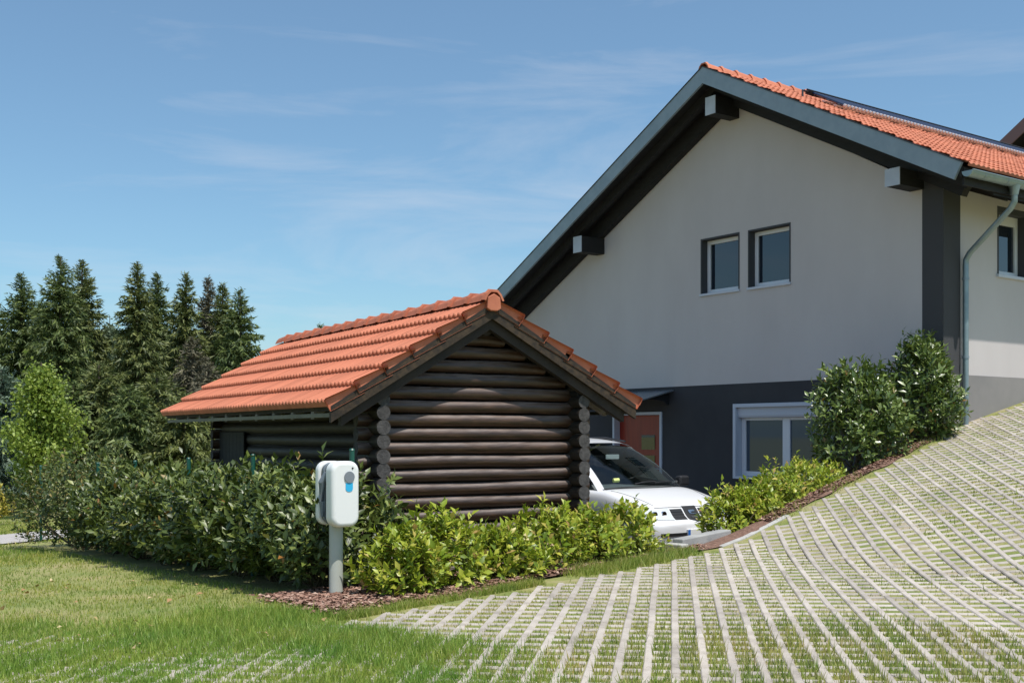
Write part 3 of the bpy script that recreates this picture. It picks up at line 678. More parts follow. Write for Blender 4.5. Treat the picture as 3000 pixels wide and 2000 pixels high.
# ---------------------------------------------------------------- log cabin
CR = R(5.663); cc, cs = math.cos(CR), math.sin(CR)
def TC(v, u, z): return (v * cc + u * cs, -v * cs + u * cc, z)
VX = Vector((cc, -cs, 0)); UX = Vector((cs, cc, 0))
VL, VR, VM = 4.706, 7.172, 5.93
UP, UW, UB = 10.60, 10.85, 16.2
UV, RL = 10.479, 6.765
HL, HR, ZEL, ZER, ZRG = 1.827, 1.897, 1.683, 1.745, 2.80
SLL, SLR = (ZRG - ZEL) / HL, (ZRG - ZER) / HR
DZ, LR = .147, .0685
ZL0 = 1.461 - LR
cabin = empty('log_cabin', TC(VM, 13, -.25), 'dark log cabin with a bright orange tiled gable roof', 'cabin')
def roofz(v): return ZRG - (VM - v) * SLL if v < VM else ZRG - (v - VM) * SLR
def logpath(a, b, n=7, wob=.006):
    a, b = Vector(a), Vector(b); out = []; pv = Vector((random.uniform(-1, 1), random.uniform(-1, 1), random.uniform(-1, 1))) * wob
    for i in range(n): out.append(a.lerp(b, i / (n - 1)) + pv * math.sin(i * 1.7 + pv.x * 300))
    return out
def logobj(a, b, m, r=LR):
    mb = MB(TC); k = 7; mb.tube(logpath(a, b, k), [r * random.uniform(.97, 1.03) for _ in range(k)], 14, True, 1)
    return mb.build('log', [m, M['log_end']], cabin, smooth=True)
zl = []
z = ZL0
while z > -.45: z -= DZ
z += DZ
while z < ZRG: zl.append(z); z += DZ
for z in zl:                                           # front and rear walls
    lim = roofz(VL) - .16
    if z < lim - .02: v0, v1 = VL - .20, VR + .20
    else: v0, v1 = VM - (ZRG - .20 - z) / SLL, VM + (ZRG - .20 - z) / SLR
    if v1 - v0 < .25: continue
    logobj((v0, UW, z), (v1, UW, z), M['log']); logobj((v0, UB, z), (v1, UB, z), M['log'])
for z in zl:                                           # side walls, half a log higher at the corners
    zz = z + DZ / 2
    for vv in (VL, VR):
        if zz > roofz(vv) - .20: continue
        logobj((vv, UP, zz), (vv, UB + .25, zz), M['log_side'], .0755)
MB(TC).box(VL + .02, VR - .02, UW + .05, UW + .07, -.4, 1.6).build('gap_shade_sheet', M['black_wood'], cabin)  # black sheets added behind the logs; their colour deepens the shade in the gaps
MB(TC).box(VL - .02, VL + .02, UW + .1, UB, -.4, 1.6).build('gap_shade_sheet', M['black_wood'], cabin)
# boarded section near the rear of the side wall
for k in range(7):
    MB(TC).box(VL - .105, VL - .082, 14.98 + k * .165, 14.98 + k * .165 + .158, -.4, 1.42).build('board', M['black_wood'], cabin)
crf = MB(TC)
def cprism(mb, pts, u0, u1): mb.prism([(p[0], p[1]) for p in pts], u0, u1, 1)
U0, U1 = UV + .03, UV + RL - .03
def cslope(mb, side, o0, o1, u0, u1, va=0., vb=1.):
    Hh = HL if side < 0 else HR
    a, b = VM + side * Hh * va, VM + side * Hh * vb
    cprism(mb, [(a, roofz(a) + o0), (b, roofz(b) + o0), (b, roofz(b) + o1), (a, roofz(a) + o1)], u0, u1)
cslope(crf, -1, -.012, -.035, U0, U1); cslope(crf, 1, -.012, -.035, U0, U1)
croof = crf.build('roof', M['dark_wood'], cabin)
for side in (-1, 1):
    mb = MB(TC); cslope(mb, side, -.036, -.175, U0 + .0, U0 + .045, 0, 1.0); mb.build('verge_board', M['verge_wood'], croof)
    mb = MB(TC); cslope(mb, side, -.176, -.285, U0 + .05, U0 + .13, .0, .93); mb.build('rafter', M['dark_wood'], croof)
    mb = MB(TC); cslope(mb, side, -.036, -.075, U0 + .06, U1, .955, .985); mb.build('eaves_board', M['dark_wood'], croof)
    for k in range(10):
        uu = U0 + .55 + k * .62; mb = MB(TC); cslope(mb, side, -.036, -.15, uu, uu + .08, .35, .985); mb.build('rafter', M['grey_wood'], croof)
# drip strip on both eaves
for side, v_, z_ in ((-1, VM - HL + .03, ZEL), (1, VM + HR - .03, ZER)):
    MB(TC).box(min(v_, v_ + side * .018), max(v_, v_ + side * .018), U0 + .06, U1 - .06, z_ - .120, z_ - .080).build('drip_strip', M['gutter_green'], croof)
# ridge beam and wall plates
MB(TC).tube([(VM, U0 + .13, ZRG - .26), (VM, UB + .5, ZRG - .26)], .085, 14).build('ridge_beam', M['dark_wood'], croof, smooth=True)
for vv in (VL, VR): MB(TC).tube([(vv, U0 + .135, roofz(vv) - .25), (vv, UB + .45, roofz(vv) - .25)], .075, 14).build('wall_plate', M['black_wood'], croof, smooth=True)
# tiles
NR6 = 6; NCOL = 32; TW = (RL) / NCOL
crl = Vector(rootloc(croof))
def cabin_tiles(side):
    Hh, sl = (HL, SLL) if side < 0 else (HR, SLR)
    hy = math.hypot(1, sl); ex = Hh * hy / NR6
    ay = VX * (side / hy) + Vector((0, 0, -sl / hy)); ax = UX.copy(); az = ax.cross(ay)
    if az.z < 0: az = -az
    return ex, ax, ay, az
exL, axL, ayL, azL = cabin_tiles(-1); exR, axR, ayR, azR = cabin_tiles(1)
tmL = tile_mesh('tile', TW, exL + .055, .054, .030, 14, M['tile']); tvL = tile_mesh('verge_tile', TW, exL + .055, .054, .030, 14, M['tile'], .105, 1)
tmR = tile_mesh('tile', TW, exR + .055, .054, .030, 14, M['tile']); tvR = tile_mesh('verge_tile', TW, exR + .055, .054, .030, 14, M['tile'], .105, 1)
far = []
for (ex, ax, ay, az, tm, tv, left) in ((exL, axL, ayL, azL, tmL, tvL, 1), (exR, axR, ayR, azR, tmR, tvR, 0)):
    for k in range(NR6):
        for c in range(NCOL):
            loc = Vector(TC(VM, UV + c * TW, ZRG)) + ay * (k * ex - .015) + az * random.uniform(-.001, .0015)
            if left or c == 0:
                o = bpy.data.objects.new('verge_tile' if c == 0 else 'tile', tv if c == 0 else tm); COL.objects.link(o); o.parent = croof
                frame(o, ax, ay, az, loc - crl)
            else: far.append(mat4(ax, ay, az, loc - crl))
join_tiles('far_tiles', tmR, far, croof, M['tile_far'])
rmc = ridge_mesh('ridge_tile', .46, .112, M['tile'])
for k in range(17):
    o = bpy.data.objects.new('ridge_tile', rmc); COL.objects.link(o); o.parent = croof
    frame(o, UX, -VX, Vector((0, 0, 1)), Vector(TC(VM, UV - .01 + k * .40, ZRG + .085 + random.uniform(-.003, .003))) - crl)
mb = MB(TC); mb.prism([(VM - .075, ZRG + .05), (VM - .085, ZRG - .07), (VM - .04, ZRG - .095), (VM + .04, ZRG - .095), (VM + .085, ZRG - .07), (VM + .075, ZRG + .05), (VM, ZRG + .09)], UV - .012, UV + .06, 1)
tag(mb.build('ridge_end_cap', M['tile'], croof, bevel=.008), 'orange moulded clay cap closing the ridge')

# ---------------------------------------------------------------- kerb and low wall beside the car
kx0, kx1 = 9.25, 10.75
mb = MB()
def kstrip(mb, x0, x1, o0, o1, zt0, zt1, zb_):
    a, b = (x0, float(YE(x0))), (x1, float(YE(x1)))
    n = Vector((-.209, .978, 0)); p = [Vector((a[0], a[1], 0)) + n * o0, Vector((b[0], b[1], 0)) + n * o0, Vector((b[0], b[1], 0)) + n * o1, Vector((a[0], a[1], 0)) + n * o1]
    mb.add([(q.x, q.y, z) for q, z in zip(p, (zb_,) * 4)] + [(q.x, q.y, z) for q, z in zip(p, (zt0, zt1, zt1, zt0))], [(3, 2, 1, 0), (4, 5, 6, 7), (0, 1, 5, 4), (1, 2, 6, 5), (2, 3, 7, 6), (3, 0, 4, 7)])
kb = empty('kerb', (10, float(YE(10)), 0), kind='structure')
for k in range(3):
    x0 = kx0 + k * .5; mb = MB(); kstrip(mb, x0 + .004, x0 + .496, -.02, .045, float(zp(x0)) + .012, float(zp(x0 + .5)) + .012, -.3); mb.build('kerb_stone', M['kerb_stone'], kb, bevel=.01)
wl = empty('low_wall', (9.7, float(YE(9.7)) + .4, ZC), 'low grey concrete retaining wall in front of the parked car', 'wall')
mb = MB(); kstrip(mb, 8.95, 9.95, .30, .44, .235, .275, ZC - .1); mb.build('wall_body', M['concrete'], wl, bevel=.012)
mb = MB(); kstrip(mb, 8.80, 8.945, .22, .47, .19, .19, ZC - .1); tag(mb.build('end_block', M['kerb_stone'], wl, bevel=.012), 'pale block at the end of the low wall')

# ---------------------------------------------------------------- parked white people carrier
CX, CY = 11.18, 11.0
car = empty('parked_car', (CX, CY + 2.3, ZC), 'white people carrier parked beside the dark house wall behind the log cabin', 'car')
def glass_mat():
    m = bpy.data.materials.new('windscreen'); m.use_nodes = True; n = m.node_tree.nodes; L = m.node_tree.links; n.remove(n['Principled BSDF'])
    t = n.new('ShaderNodeBsdfTransparent'); t.inputs[0].default_value = (.50, .57, .56, 1); g = n.new('ShaderNodeBsdfGlossy'); g.inputs['Roughness'].default_value = .02
    fr = n.new('ShaderNodeFresnel'); fr.inputs[0].default_value = 1.6; x = n.new('ShaderNodeMixShader')
    L.new(fr.outputs[0], x.inputs[0]); L.new(t.outputs[0], x.inputs[1]); L.new(g.outputs[0], x.inputs[2]); L.new(x.outputs[0], n['Material Output'].inputs['Surface']); return m
M['windscreen'] = glass_mat()
def CT(x, y, z): return (CX + x, CY + y, ZC + z)
st = [(-.03, .50, .58, .33, .43, .50, .545, .55), (.0, .66, .72, .27, .43, .53, .575, .59), (.07, .78, .82, .22, .45, .56, .60, .62), (.13, .83, .86, .20, .46, .60, .645, .665),
      (.20, .84, .875, .20, .48, .70, .755, .775), (.27, .85, .885, .20, .50, .745, .80, .82), (.45, .86, .895, .20, .52, .80, .865, .885), (.75, .87, .905, .20, .55, .87, .945, .965), (1.0, .87, .905, .20, .56, .915, 1.0, 1.02),
      (1.25, .87, .905, .20, .56, .94, .99, .99), (2.0, .87, .905, .20, .56, .95, .99, .99), (3.5, .87, .905, .20, .56, .95, .99, .99), (4.3, .86, .895, .22, .56, .95, .99, .99), (4.52, .80, .85, .28, .56, .93, .96, .96), (4.6, .68, .75, .34, .56, .90, .93, .93)]
vs, fs = [], []
for (y, hl, hm, zb_, zm, zsd, zte, ztc) in st:
    half = [(0, zb_), (hl * .9, zb_), (hl, zb_ + .07), (hm, zm), (hm * .985, zsd), (hm * .90, zte), (hm * .5, (zte + ztc) / 2 + .006), (0, ztc)]
    ring = half + [(-a, z) for a, z in half[-2:0:-1]]
    vs += [CT(a, y, z) for a, z in ring]
nr_ = 14
for i in range(len(st) - 1):
    for j in range(nr_): fs.append((i * nr_ + j, i * nr_ + (j + 1) % nr_, (i + 1) * nr_ + (j + 1) % nr_, (i + 1) * nr_ + j))
fs += [tuple(range(nr_))[::-1], tuple(range((len(st) - 1) * nr_, len(st) * nr_))]
tmp = bpy.data.meshes.new('tmp'); tmp.from_pydata(vs, [], fs); tmp.update()
to = bpy.data.objects.new('tmp', tmp); COL.objects.link(to); md = to.modifiers.new('s', 'SUBSURF'); md.levels = 2; md.render_levels = 2
dg = bpy.context.evaluated_depsgraph_get(); bm_ = bpy.data.meshes.new_from_object(to.evaluated_get(dg)); bpy.data.objects.remove(to)
co = np.empty(len(bm_.vertices) * 3); bm_.vertices.foreach_get('co', co); co = co.reshape(-1, 3)
from mathutils.bvhtree import BVHTree
bvh = BVHTree.FromPolygons([tuple(c) for c in co], [tuple(p.vertices) for p in bm_.polygons])
co2 = co - np.array(car.location); bm_.vertices.foreach_set('co', co2.ravel()); bm_.polygons.foreach_set('use_smooth', [True] * len(bm_.polygons)); bm_.update()
body = link('body', bm_, M['car_white'], car)
def front_patch(name, m, x0, x1, zlo, zhi, parent, nx=8, nz=3, off=.010, thick=.03):
    V_, F_ = [], []
    for layer in (0, 1):
        for i in range(nx + 1):
            for j in range(nz + 1):
                x = x0 + (x1 - x0) * i / nx; a = zlo(x) if callable(zlo) else zlo; b = zhi(x) if callable(zhi) else zhi; z = a + (b - a) * j / nz
                o = Vector(CT(x, -1, z)); hit = bvh.ray_cast(o, Vector((0, 1, 0)))
                y = (hit[0].y if hit[0] is not None else CY + .3); V_.append((o.x, y - off + layer * thick, o.z))
    k = (nx + 1) * (nz + 1); I = lambda l, i, j: l * k + i * (nz + 1) + j
    for i in range(nx):
        for j in range(nz): F_ += [(I(0, i, j), I(0, i + 1, j), I(0, i + 1, j + 1), I(0, i, j + 1))]
    for i in range(nx): F_ += [(I(0, i, 0), I(1, i, 0), I(1, i + 1, 0), I(0, i + 1, 0)), (I(0, i, nz), I(0, i + 1, nz), I(1, i + 1, nz), I(1, i, nz))]
    for j in range(nz): F_ += [(I(0, 0, j), I(0, 0, j + 1), I(1, 0, j + 1), I(1, 0, j)), (I(0, nx, j), I(1, nx, j), I(1, nx, j + 1), I(0, nx, j + 1))]
    b = MB(); b.add(V_, F_); return b.build(name, m, parent, smooth=True)
for s_ in (-1, 1):
    lo, hi = (-.83, -.40) if s_ < 0 else (.40, .83)
    hl_ = front_patch('headlight', M['lamp_glass'], lo, hi, lambda x: .612 + .05 * (abs(x) - .4), lambda x: .765 - .02 * (abs(x) - .4), car, 10, 3, .012)
    for cx_ in (.52, .68): 
        o = Vector(CT(s_ * cx_, -1, .69)); hit = bvh.ray_cast(o, Vector((0, 1, 0)))[0]; yy = hit.y if hit else CY + .1
        MB().tube([(o.x, yy - .022, o.z), (o.x, yy + .02, o.z)], .042, 14).build('reflector', M['chrome'], hl_, smooth=True)
    lo, hi = (-.375, -.155) if s_ < 0 else (.155, .375)
    gr_ = front_patch('grille', M['black_plastic'], lo, hi, .615, .752, car, 6, 3, .008)
    for zz in (.645, .68, .715): front_patch('grille_slat', M['dark_metal'], lo + .005, hi - .005, zz, zz + .010, gr_, 6, 1, .016)
em = front_patch('centre_grille', M['black_plastic'], -.125, .125, lambda x: .585 + .25 * abs(x), .785, car, 6, 4, .014)
# stylised angular emblem: two chrome blocks meeting in a slanted step
b = MB()
def ef(x, z):
    h_ = bvh.ray_cast(Vector(CT(x, -1, z)), Vector((0, 1, 0)))[0]; return (CX + x, (h_.y if h_ else CY + .1) - .026, ZC + z)
for quad in ([(-.06, .735), (.055, .735), (.055, .712), (-.06, .712)], [(-.06, .712), (-.035, .712), (-.015, .69), (-.06, .70)], [(-.055, .70), (.06, .685), (.06, .675), (-.055, .69)], [(.015, .68), (.06, .67), (.06, .655), (.035, .655)], [(-.055, .655), (.06, .655), (.06, .635), (-.055, .635)]):
    b.add([ef(*p) for p in quad], [(0, 1, 2, 3)])
b.build('emblem', M['chrome'], em)
front_patch('bumper_strip', M['black_plastic'], -.70, .70, .405, .445, car, 14, 1, .012)
front_patch('air_intake', M['black_plastic'], -.45, .45, .285, .355, car, 10, 2, .006)
pl = front_patch('number_plate', M['plate_white'], -.26, .26, .375, .485, car, 6, 2, .03)
front_patch('country_band', M['plate_blue'], -.258, -.215, .377, .483, pl, 1, 1, .034)
front_patch('bonnet_gap', M['black_plastic'], -.62, .62, .772, .778, car, 12, 1, .004, .01)
for s_ in (-1, 1):
    pts_ = []
    for t in np.linspace(0, 1, 9):
        o = Vector(CT(s_ * (.60 + .14 * t), .27 + .70 * t, 2)); hit = bvh.ray_cast(o, Vector((0, 0, -1)))[0]
        if hit: pts_.append((hit.x, hit.y, hit.z - .001))
    MB().tube(pts_, .005, 6).build('bonnet_gap', M['black_plastic'], car)
def surf(name, m, fn, nu, nv, parent, smooth=True):
    b = MB(CT); V_ = [fn(i / nu, j / nv) for i in range(nu + 1) for j in range(nv + 1)]
    b.add(V_, [(i * (nv + 1) + j, (i + 1) * (nv + 1) + j, (i + 1) * (nv + 1) + j + 1, i * (nv + 1) + j + 1) for i in range(nu) for j in range(nv)])
    return b.build(name, m, parent, smooth=smooth)
def wsp(s, t, e=0):      # windscreen: s up 0..1, t across -1..1
    hw = .745 + (.585 - .745) * s; bul = .055 * math.sin(math.pi * s)
    return ((hw + e) * t, .98 + 1.02 * s + .13 * t * t * (1 - .4 * s) - bul * .5, 1.02 + .585 * s ** .93 - .03 * t * t + bul * .6)
ws = surf('windscreen', M['windscreen'], lambda u, v: wsp(.02 + .96 * u, -1 + 2 * v), 10, 14, car)
for s_ in (-1, 1):
    surf('pillar', M['car_white'], lambda u, v, s_=s_: tuple(np.array(wsp(-.05 + 1.08 * u, s_, .0)) + np.array([s_ * (.075 * v - .004), .055 * v, .004 - .03 * v])), 10, 3, car)
    # side glass and rear pillars
    rz = lambda y: 1.57 + .05 * math.sin(math.pi * (y - 2) / 2.6)
    surf('side_glass', M['car_glass'], lambda u, v, s_=s_: (s_ * ((.80 * (1 - v) + .655 * v)), (1.25 + .85 * v) * (1 - u) + (4.42 - .10 * v) * u, .985 * (1 - v) + rz(2.1 + 2.2 * u) * v), 10, 4, car)
    for yy in (2.45, 3.45, 4.25):
        surf('pillar', M['black_plastic'], lambda u, v, s_=s_, yy=yy: (s_ * ((.808 * (1 - v) + .663 * v)), yy + .09 * u, .985 * (1 - v) + rz(yy) * v), 1, 4, car)
    MB(CT).tube([(s_ * .62, 2.2, 1.66), (s_ * .64, 2.7, 1.715), (s_ * .64, 3.8, 1.70), (s_ * .62, 4.2, 1.64)], .016, 8).build('roof_rail', M['black_plastic'], car, smooth=True)
    mir = MB(CT).tube([(s_ * .86, 1.42, 1.03), (s_ * .98, 1.36, 1.06)], .03, 8).build('mirror', M['black_plastic'], car, smooth=True)
    b = MB(CT); b.obox((s_ * 1.03, 1.36, 1.07), (.10, 0, 0), (0, .06, 0), (0, 0, .075)); b.build('mirror_shell', M['black_plastic'], mir, bevel=.03)
def roofp(u, v):
    t = -1 + 2 * v; y = 1.97 + 2.45 * u; ty = .13 * t * t * .6 * (1 - u)
    return (t * (.60 + .05 * math.sin(math.pi * min(1, u * 1.2))), y + ty, 1.595 + .125 * math.sin(math.pi * (.06 + .80 * u) ** .75) * 1.0 - .055 * t ** 4 - .10 * max(0, u - .8) )
surf('roof', M['car_white'], roofp, 12, 12, car)
surf('tailgate', M['car_glass'], lambda u, v: ((-1 + 2 * v) * (.63 + .14 * u), 4.40 + .18 * u, 1.56 - .60 * u), 4, 4, car)
MB(CT).box(-.78, .78, 1.1, 4.3, .55, .60).build('cabin_floor', M['black_plastic'], car)
surf('dashboard', M['black_plastic'], lambda u, v: ((-1 + 2 * v) * .76, 1.10 + .62 * u, 1.0 - .06 * u - .2 * max(0, u - .7)), 6, 4, car)
for sx in (-.38, .38):
    se = MB(CT).box(sx - .25, sx + .25, 2.45, 2.62, .6, 1.22).build('seat', M['dark_metal'], car, bevel=.05); MB(CT).box(sx - .13, sx + .13, 2.50, 2.60, 1.26, 1.44).build('headrest', M['dark_metal'], se, bevel=.04)
MB(CT).box(-.13, .13, 1.78, 1.80, 1.40, 1.47).build('rear_view_mirror', M['lamp_glass'], car, bevel=.01)
MB(CT).tube([wsp(.14, -.72, 0), tuple(np.array(wsp(.14, -.60, 0)))], .03, 8).build('sticker', M['sticker_yellow'], ws)
for t0_, t1_ in ((-.35, .22), (.15, .74)):
    MB(CT).tube([tuple(np.array(wsp(.03, t0_)) + np.array([0, -.01, .02])), tuple(np.array(wsp(.055, (t0_ + t1_) / 2)) + np.array([0, -.01, .02])), tuple(np.array(wsp(.06, t1_)) + np.array([0, -.01, .02]))], .011, 6).build('wiper', M['black_plastic'], car)
surf('scuttle', M['black_plastic'], lambda u, v: tuple(np.array(wsp(0.03, -1 + 2 * v)) + np.array([0, -.07 + .08 * u, -.012 - .01 * (1 - u)])), 2, 12, car)
for yy in (.98, 3.82):
    for s_ in (-1, 1):
        wh = MB(CT).tube([(s_ * .70, yy, .315), (s_ * .915, yy, .315)], .315, 24).build('wheel', M['tyre'], car, smooth=True)
        MB(CT).tube([(s_ * .90, yy, .315), (s_ * .925, yy, .315)], .21, 20).build('rim', M['steel'], wh, smooth=True)

# ---------------------------------------------------------------- charging post
EX, EY = 4.49, 8.62; EZ = h(EX, EY)
ch = empty('charging_post', (EX, EY, EZ), 'white electric vehicle charger with blue sticker on a pale grey pole', 'charger')
def rrect(w, z0, z1, r, n=7):
    out = []
    for (cx_, cz_, a0) in ((w - r, z1 - r, 0), (-w + r, z1 - r, 90), (-w + r, z0 + r, 180), (w - r, z0 + r, 270)):
        for k in range(n + 1):
            a = R(a0 + 90 * k / n); out.append((cx_ + r * math.cos(a), cz_ + r * math.sin(a)))
    return out
def shell(name, m, w, z0, z1, r, y0, y1, parent, bev=.0, smooth=True):
    b = MB(); b.prism([(EX + p[0], p[1]) for p in rrect(w, z0, z1, r)], EY + y0, EY + y1, 1); o = b.build(name, m, parent, smooth=False)
    if bev:
        md = o.modifiers.new('b', 'BEVEL'); md.width = bev; md.segments = 5; md.limit_method = 'ANGLE'; md.angle_limit = R(50)
        for p in o.data.polygons: p.use_smooth = True
        o.data.set_sharp_from_angle(angle=R(80))
    return o
Z0, Z1 = .615, 1.165
b = MB(); b.prism([(EX + .062 * math.cos(t), EY + .10 + .045 * math.sin(t)) for t in np.linspace(0, 2 * math.pi, 20, endpoint=False)], EZ - .2, Z0 + .02, 2); b.build('pole', M['post_grey'], ch, smooth=True)
MB().prism([(EX + .11 * math.cos(t), EY + .10 + .11 * math.sin(t)) for t in np.linspace(0, 2 * math.pi, 20, endpoint=False)], EZ - .01, EZ + .012, 2).build('base_plate', M['post_grey'], ch)
shell('rear_shell', M['charger_white'], .130, Z0, Z1, .085, .17, .245, ch, .022)
shell('cable_recess', M['charger_dark'], .105, Z0 + .02, Z1 - .02, .075, .05, .20, ch)
shell('inner_collar', M['charger_grey'], .118, Z0 + .01, Z1 - .008, .08, .095, .125, ch, .006)
fs_ = shell('front_shell', M['charger_white'], .131, Z0 - .004, Z1 + .003, .086, -.085, .055, ch, .034)
MB().tube([(EX + .028, EY - .0862, 1.035), (EX + .028, EY - .096, 1.035)], .047, 28).build('dial', M['dial_grey'], fs_, smooth=True)
MB().tube([(EX + .060, EY - .0862, 1.108), (EX + .060, EY - .090, 1.108)], .008, 12).build('sensor', M['black_plastic'], fs_)
b = MB(); pts = [(EX + .028 - .034, .984), (EX + .028 - .034, .935)] + [(EX + .028 + .034 * math.cos(t), .935 + .026 * math.sin(t)) for t in np.linspace(math.pi, 2 * math.pi, 9)][1:] + [(EX + .028 + .034, .984)]
b.prism(pts, EY - .0885, EY - .0862, 1); b.build('sticker', M['sticker_blue'], fs_)
MB().tube([(EX - .10, EY + .07, Z1 - .10), (EX - .135, EY + .10, Z1 - .18), (EX - .13, EY + .115, Z1 - .34), (EX - .12, EY + .11, Z0 + .08)], [.028, .03, .022, .018], 10).build('plug_cable', M['charger_grey'], ch, smooth=True)

# ---------------------------------------------------------------- green post fence behind the hedge
fence = empty('garden_fence', (4.84, 14, h(4.84, 14)), 'thin dark green post fence running inside the hedge', 'fence')
fy = [9.09, 11.3, 13.2, 15.2, 16.9, 18.45, 20.2]
for y in fy:
    z = h(4.84, y); p = MB().tube([(4.84, y, z - .2), (4.84, y, z + 1.27)], .024, 10).build('post', M['fence_green'], fence, smooth=True)
    MB().tube([(4.84, y, z + 1.27), (4.84, y, z + 1.285)], [.027, .018], 10).build('post_cap', M['fence_green'], p)
for zz in (.15, .45, .75, 1.05):
    MB().tube([(4.84, y, h(4.84, y) + zz) for y in fy], .004, 5).build('wire', M['fence_green'], fence)

# ---------------------------------------------------------------- leaves
def unit(a): return a / np.maximum(np.linalg.norm(a, axis=-1, keepdims=True), 1e-6)
def leaf_arrays(P, D, N, ln, wd, fold=.25, curve=.15):
    """P base points, D leaf directions, N rough normals"""
    D = unit(D); Sd = unit(np.cross(D, N)); U = np.cross(Sd, D); ln = ln[:, None]; wd = wd[:, None]
    V = np.empty((len(P), 5, 3)); V[:, 0] = P; mid = P + D * ln * .48
    V[:, 1] = mid + Sd * wd + U * wd * fold; V[:, 2] = mid; V[:, 3] = mid - Sd * wd + U * wd * fold; V[:, 4] = P + D * ln - U * ln * curve
    n = len(P); b = np.arange(n)[:, None] * 5
    F = np.concatenate([b + np.array([0, 2, 1]), b + np.array([0, 3, 2]), b + np.array([1, 2, 4]), b + np.array([2, 3, 4])], 0)
    return V.reshape(-1, 3), F
def leaf_mesh(name, V, F, m, parent):
    return link(name, np_mesh(name, V - np.array(rootloc(parent)), F), m, parent)
def shrub(name, label, cat, group, x, y, rx, ry, ht, shoots, ll, lw, m, lift=.05, k=8, over=0., spread=.6, z=None, upl=.65, tall=.24):
    z0 = h(x, y) if z is None else z
    root = empty(name, (x, y, z0), label, cat, group)
    n = shoots; a = rng.random(n) * 6.283; cz = rng.random(n) ** .8 * 1.25 - .25; rad = np.sqrt(np.clip(1 - np.clip(cz, 0, 1) ** 2.4, .02, 1)) * np.where(cz < 0, 1 + cz * 1.1, 1)
    r = .45 + .55 * rng.random(n) ** .45
    ph = rng.random(6) * 6.283
    lump = 1 + .16 * np.sin(a * 3 + ph[0] + cz * 3) + .12 * np.sin(a * 5 + ph[1] - cz * 5) + .10 * np.sin(a * 2 + ph[2])
    rr = rad * r * lump
    P = np.stack([x + np.cos(a) * rr * rx, y + np.sin(a) * rr * ry, z0 + lift + (ht - lift - ll) * (np.clip(cz, -.2, 1) + .2) / 1.2 * (.6 + .4 * r) * (1 + .10 * np.sin(a * 2 + ph[3]))], 1)
    if over:
        zfr = np.clip((P[:, 2] - z0) / ht, 0, 1); P[:, 0] = x + (P[:, 0] - x) * (1 - over + over * 1.35 * zfr ** .7); P[:, 2] += .10 * ht * (1 - zfr) * over * 2
    out = np.stack([np.cos(a) * rad, np.sin(a) * rad, cz * .9], 1)
    SD = unit(out * spread + np.array([0, 0, upl]) + rng.normal(0, .28, (n, 3)))
    SL_ = ll * (1.2 + rng.random(n) * 1.1); tallk = (rng.random(n) < .09) & (cz > .35); P[:, 2] += tallk * rng.random(n) * ht * tall; P[:, :2] += np.stack([np.cos(a), np.sin(a)], 1) * (((rng.random(n) < .06) & (cz < .6)) * .10)[:, None]
    # leaves spiralling along every shoot
    t = (np.arange(k) + .5) / k; PP = (P[:, None] + SD[:, None] * (t[None, :, None] - .35) * SL_[:, None, None]).reshape(-1, 3)
    SDk = np.repeat(SD, k, 0); ang = (np.arange(k) * 2.4)[None, :] + (rng.random(n) * 6.283)[:, None]; ang = ang.ravel()
    e1 = unit(np.cross(SDk, np.array([.31, .17, .93]))); e2 = np.cross(SDk, e1)
    radial = e1 * np.cos(ang)[:, None] + e2 * np.sin(ang)[:, None]
    tt = np.tile(t, n)[:, None]
    D = radial * (1.0 - .45 * tt) + SDk * (.25 + .75 * tt) + rng.normal(0, .18, (n * k, 3))
    ln = ll * (.45 + .85 * rng.random(n * k)); V, F = leaf_arrays(PP, D, SDk, ln, ln * lw, .28, .14)
    V[:, 2] = np.maximum(V[:, 2], z0 + .01)
    leaf_mesh('foliage', V, F, m, root)
    # stems
    b = MB(); idx = rng.choice(n, min(n, 16), replace=False)
    for i in idx:
        q = P[i]; c = np.array([x + rng.normal(0, .06), y + rng.normal(0, .06), z0 - .05]); mid = (c + q) / 2 + np.array([0, 0, -.05]) + rng.normal(0, .04, 3)
        b.tube([tuple(c), tuple(mid), tuple(q)], [.013, .009, .004], 5, False)
    b.build('stem', M['stem'], root)
    return root
ORD = ['first', 'second', 'third', 'fourth', 'fifth', 'sixth', 'seventh', 'eighth', 'ninth', 'tenth', 'eleventh', 'twelfth']
# hedge of cherry laurel along the fence
hy = [9.62, 10.5, 11.5, 12.55, 13.6, 14.8, 16.0]
for i, y in enumerate(hy):
    shrub('laurel_shrub', ORD[i] + ' laurel shrub from the charging post in the dark hedge along the fence', 'shrub', 'laurel shrubs of the hedge', 4.80 + random.uniform(-.06, .06), y, .74, .78, (.98 if i == 0 else 1.09) + random.uniform(-.06, .06), 860, .102, .22, M['leaf_laurel'], .06, 8, over=.38)
shrub('hedge_shrub', 'yellowish small-leaved shrub ending the hedge beside the pale path', 'shrub', None, 4.80, 17.5, .98, 1.3, 1.40, 1150, .075, .24, M['leaf_mixed'], .05, 8, over=.25)
shrub('gold_shrub', 'golden yellow shrub on the grass beyond the pale path', 'shrub', None, 5.0, 28.2, .95, .95, 1.15, 420, .13, .22, M['leaf_yellow'], .03, 7)
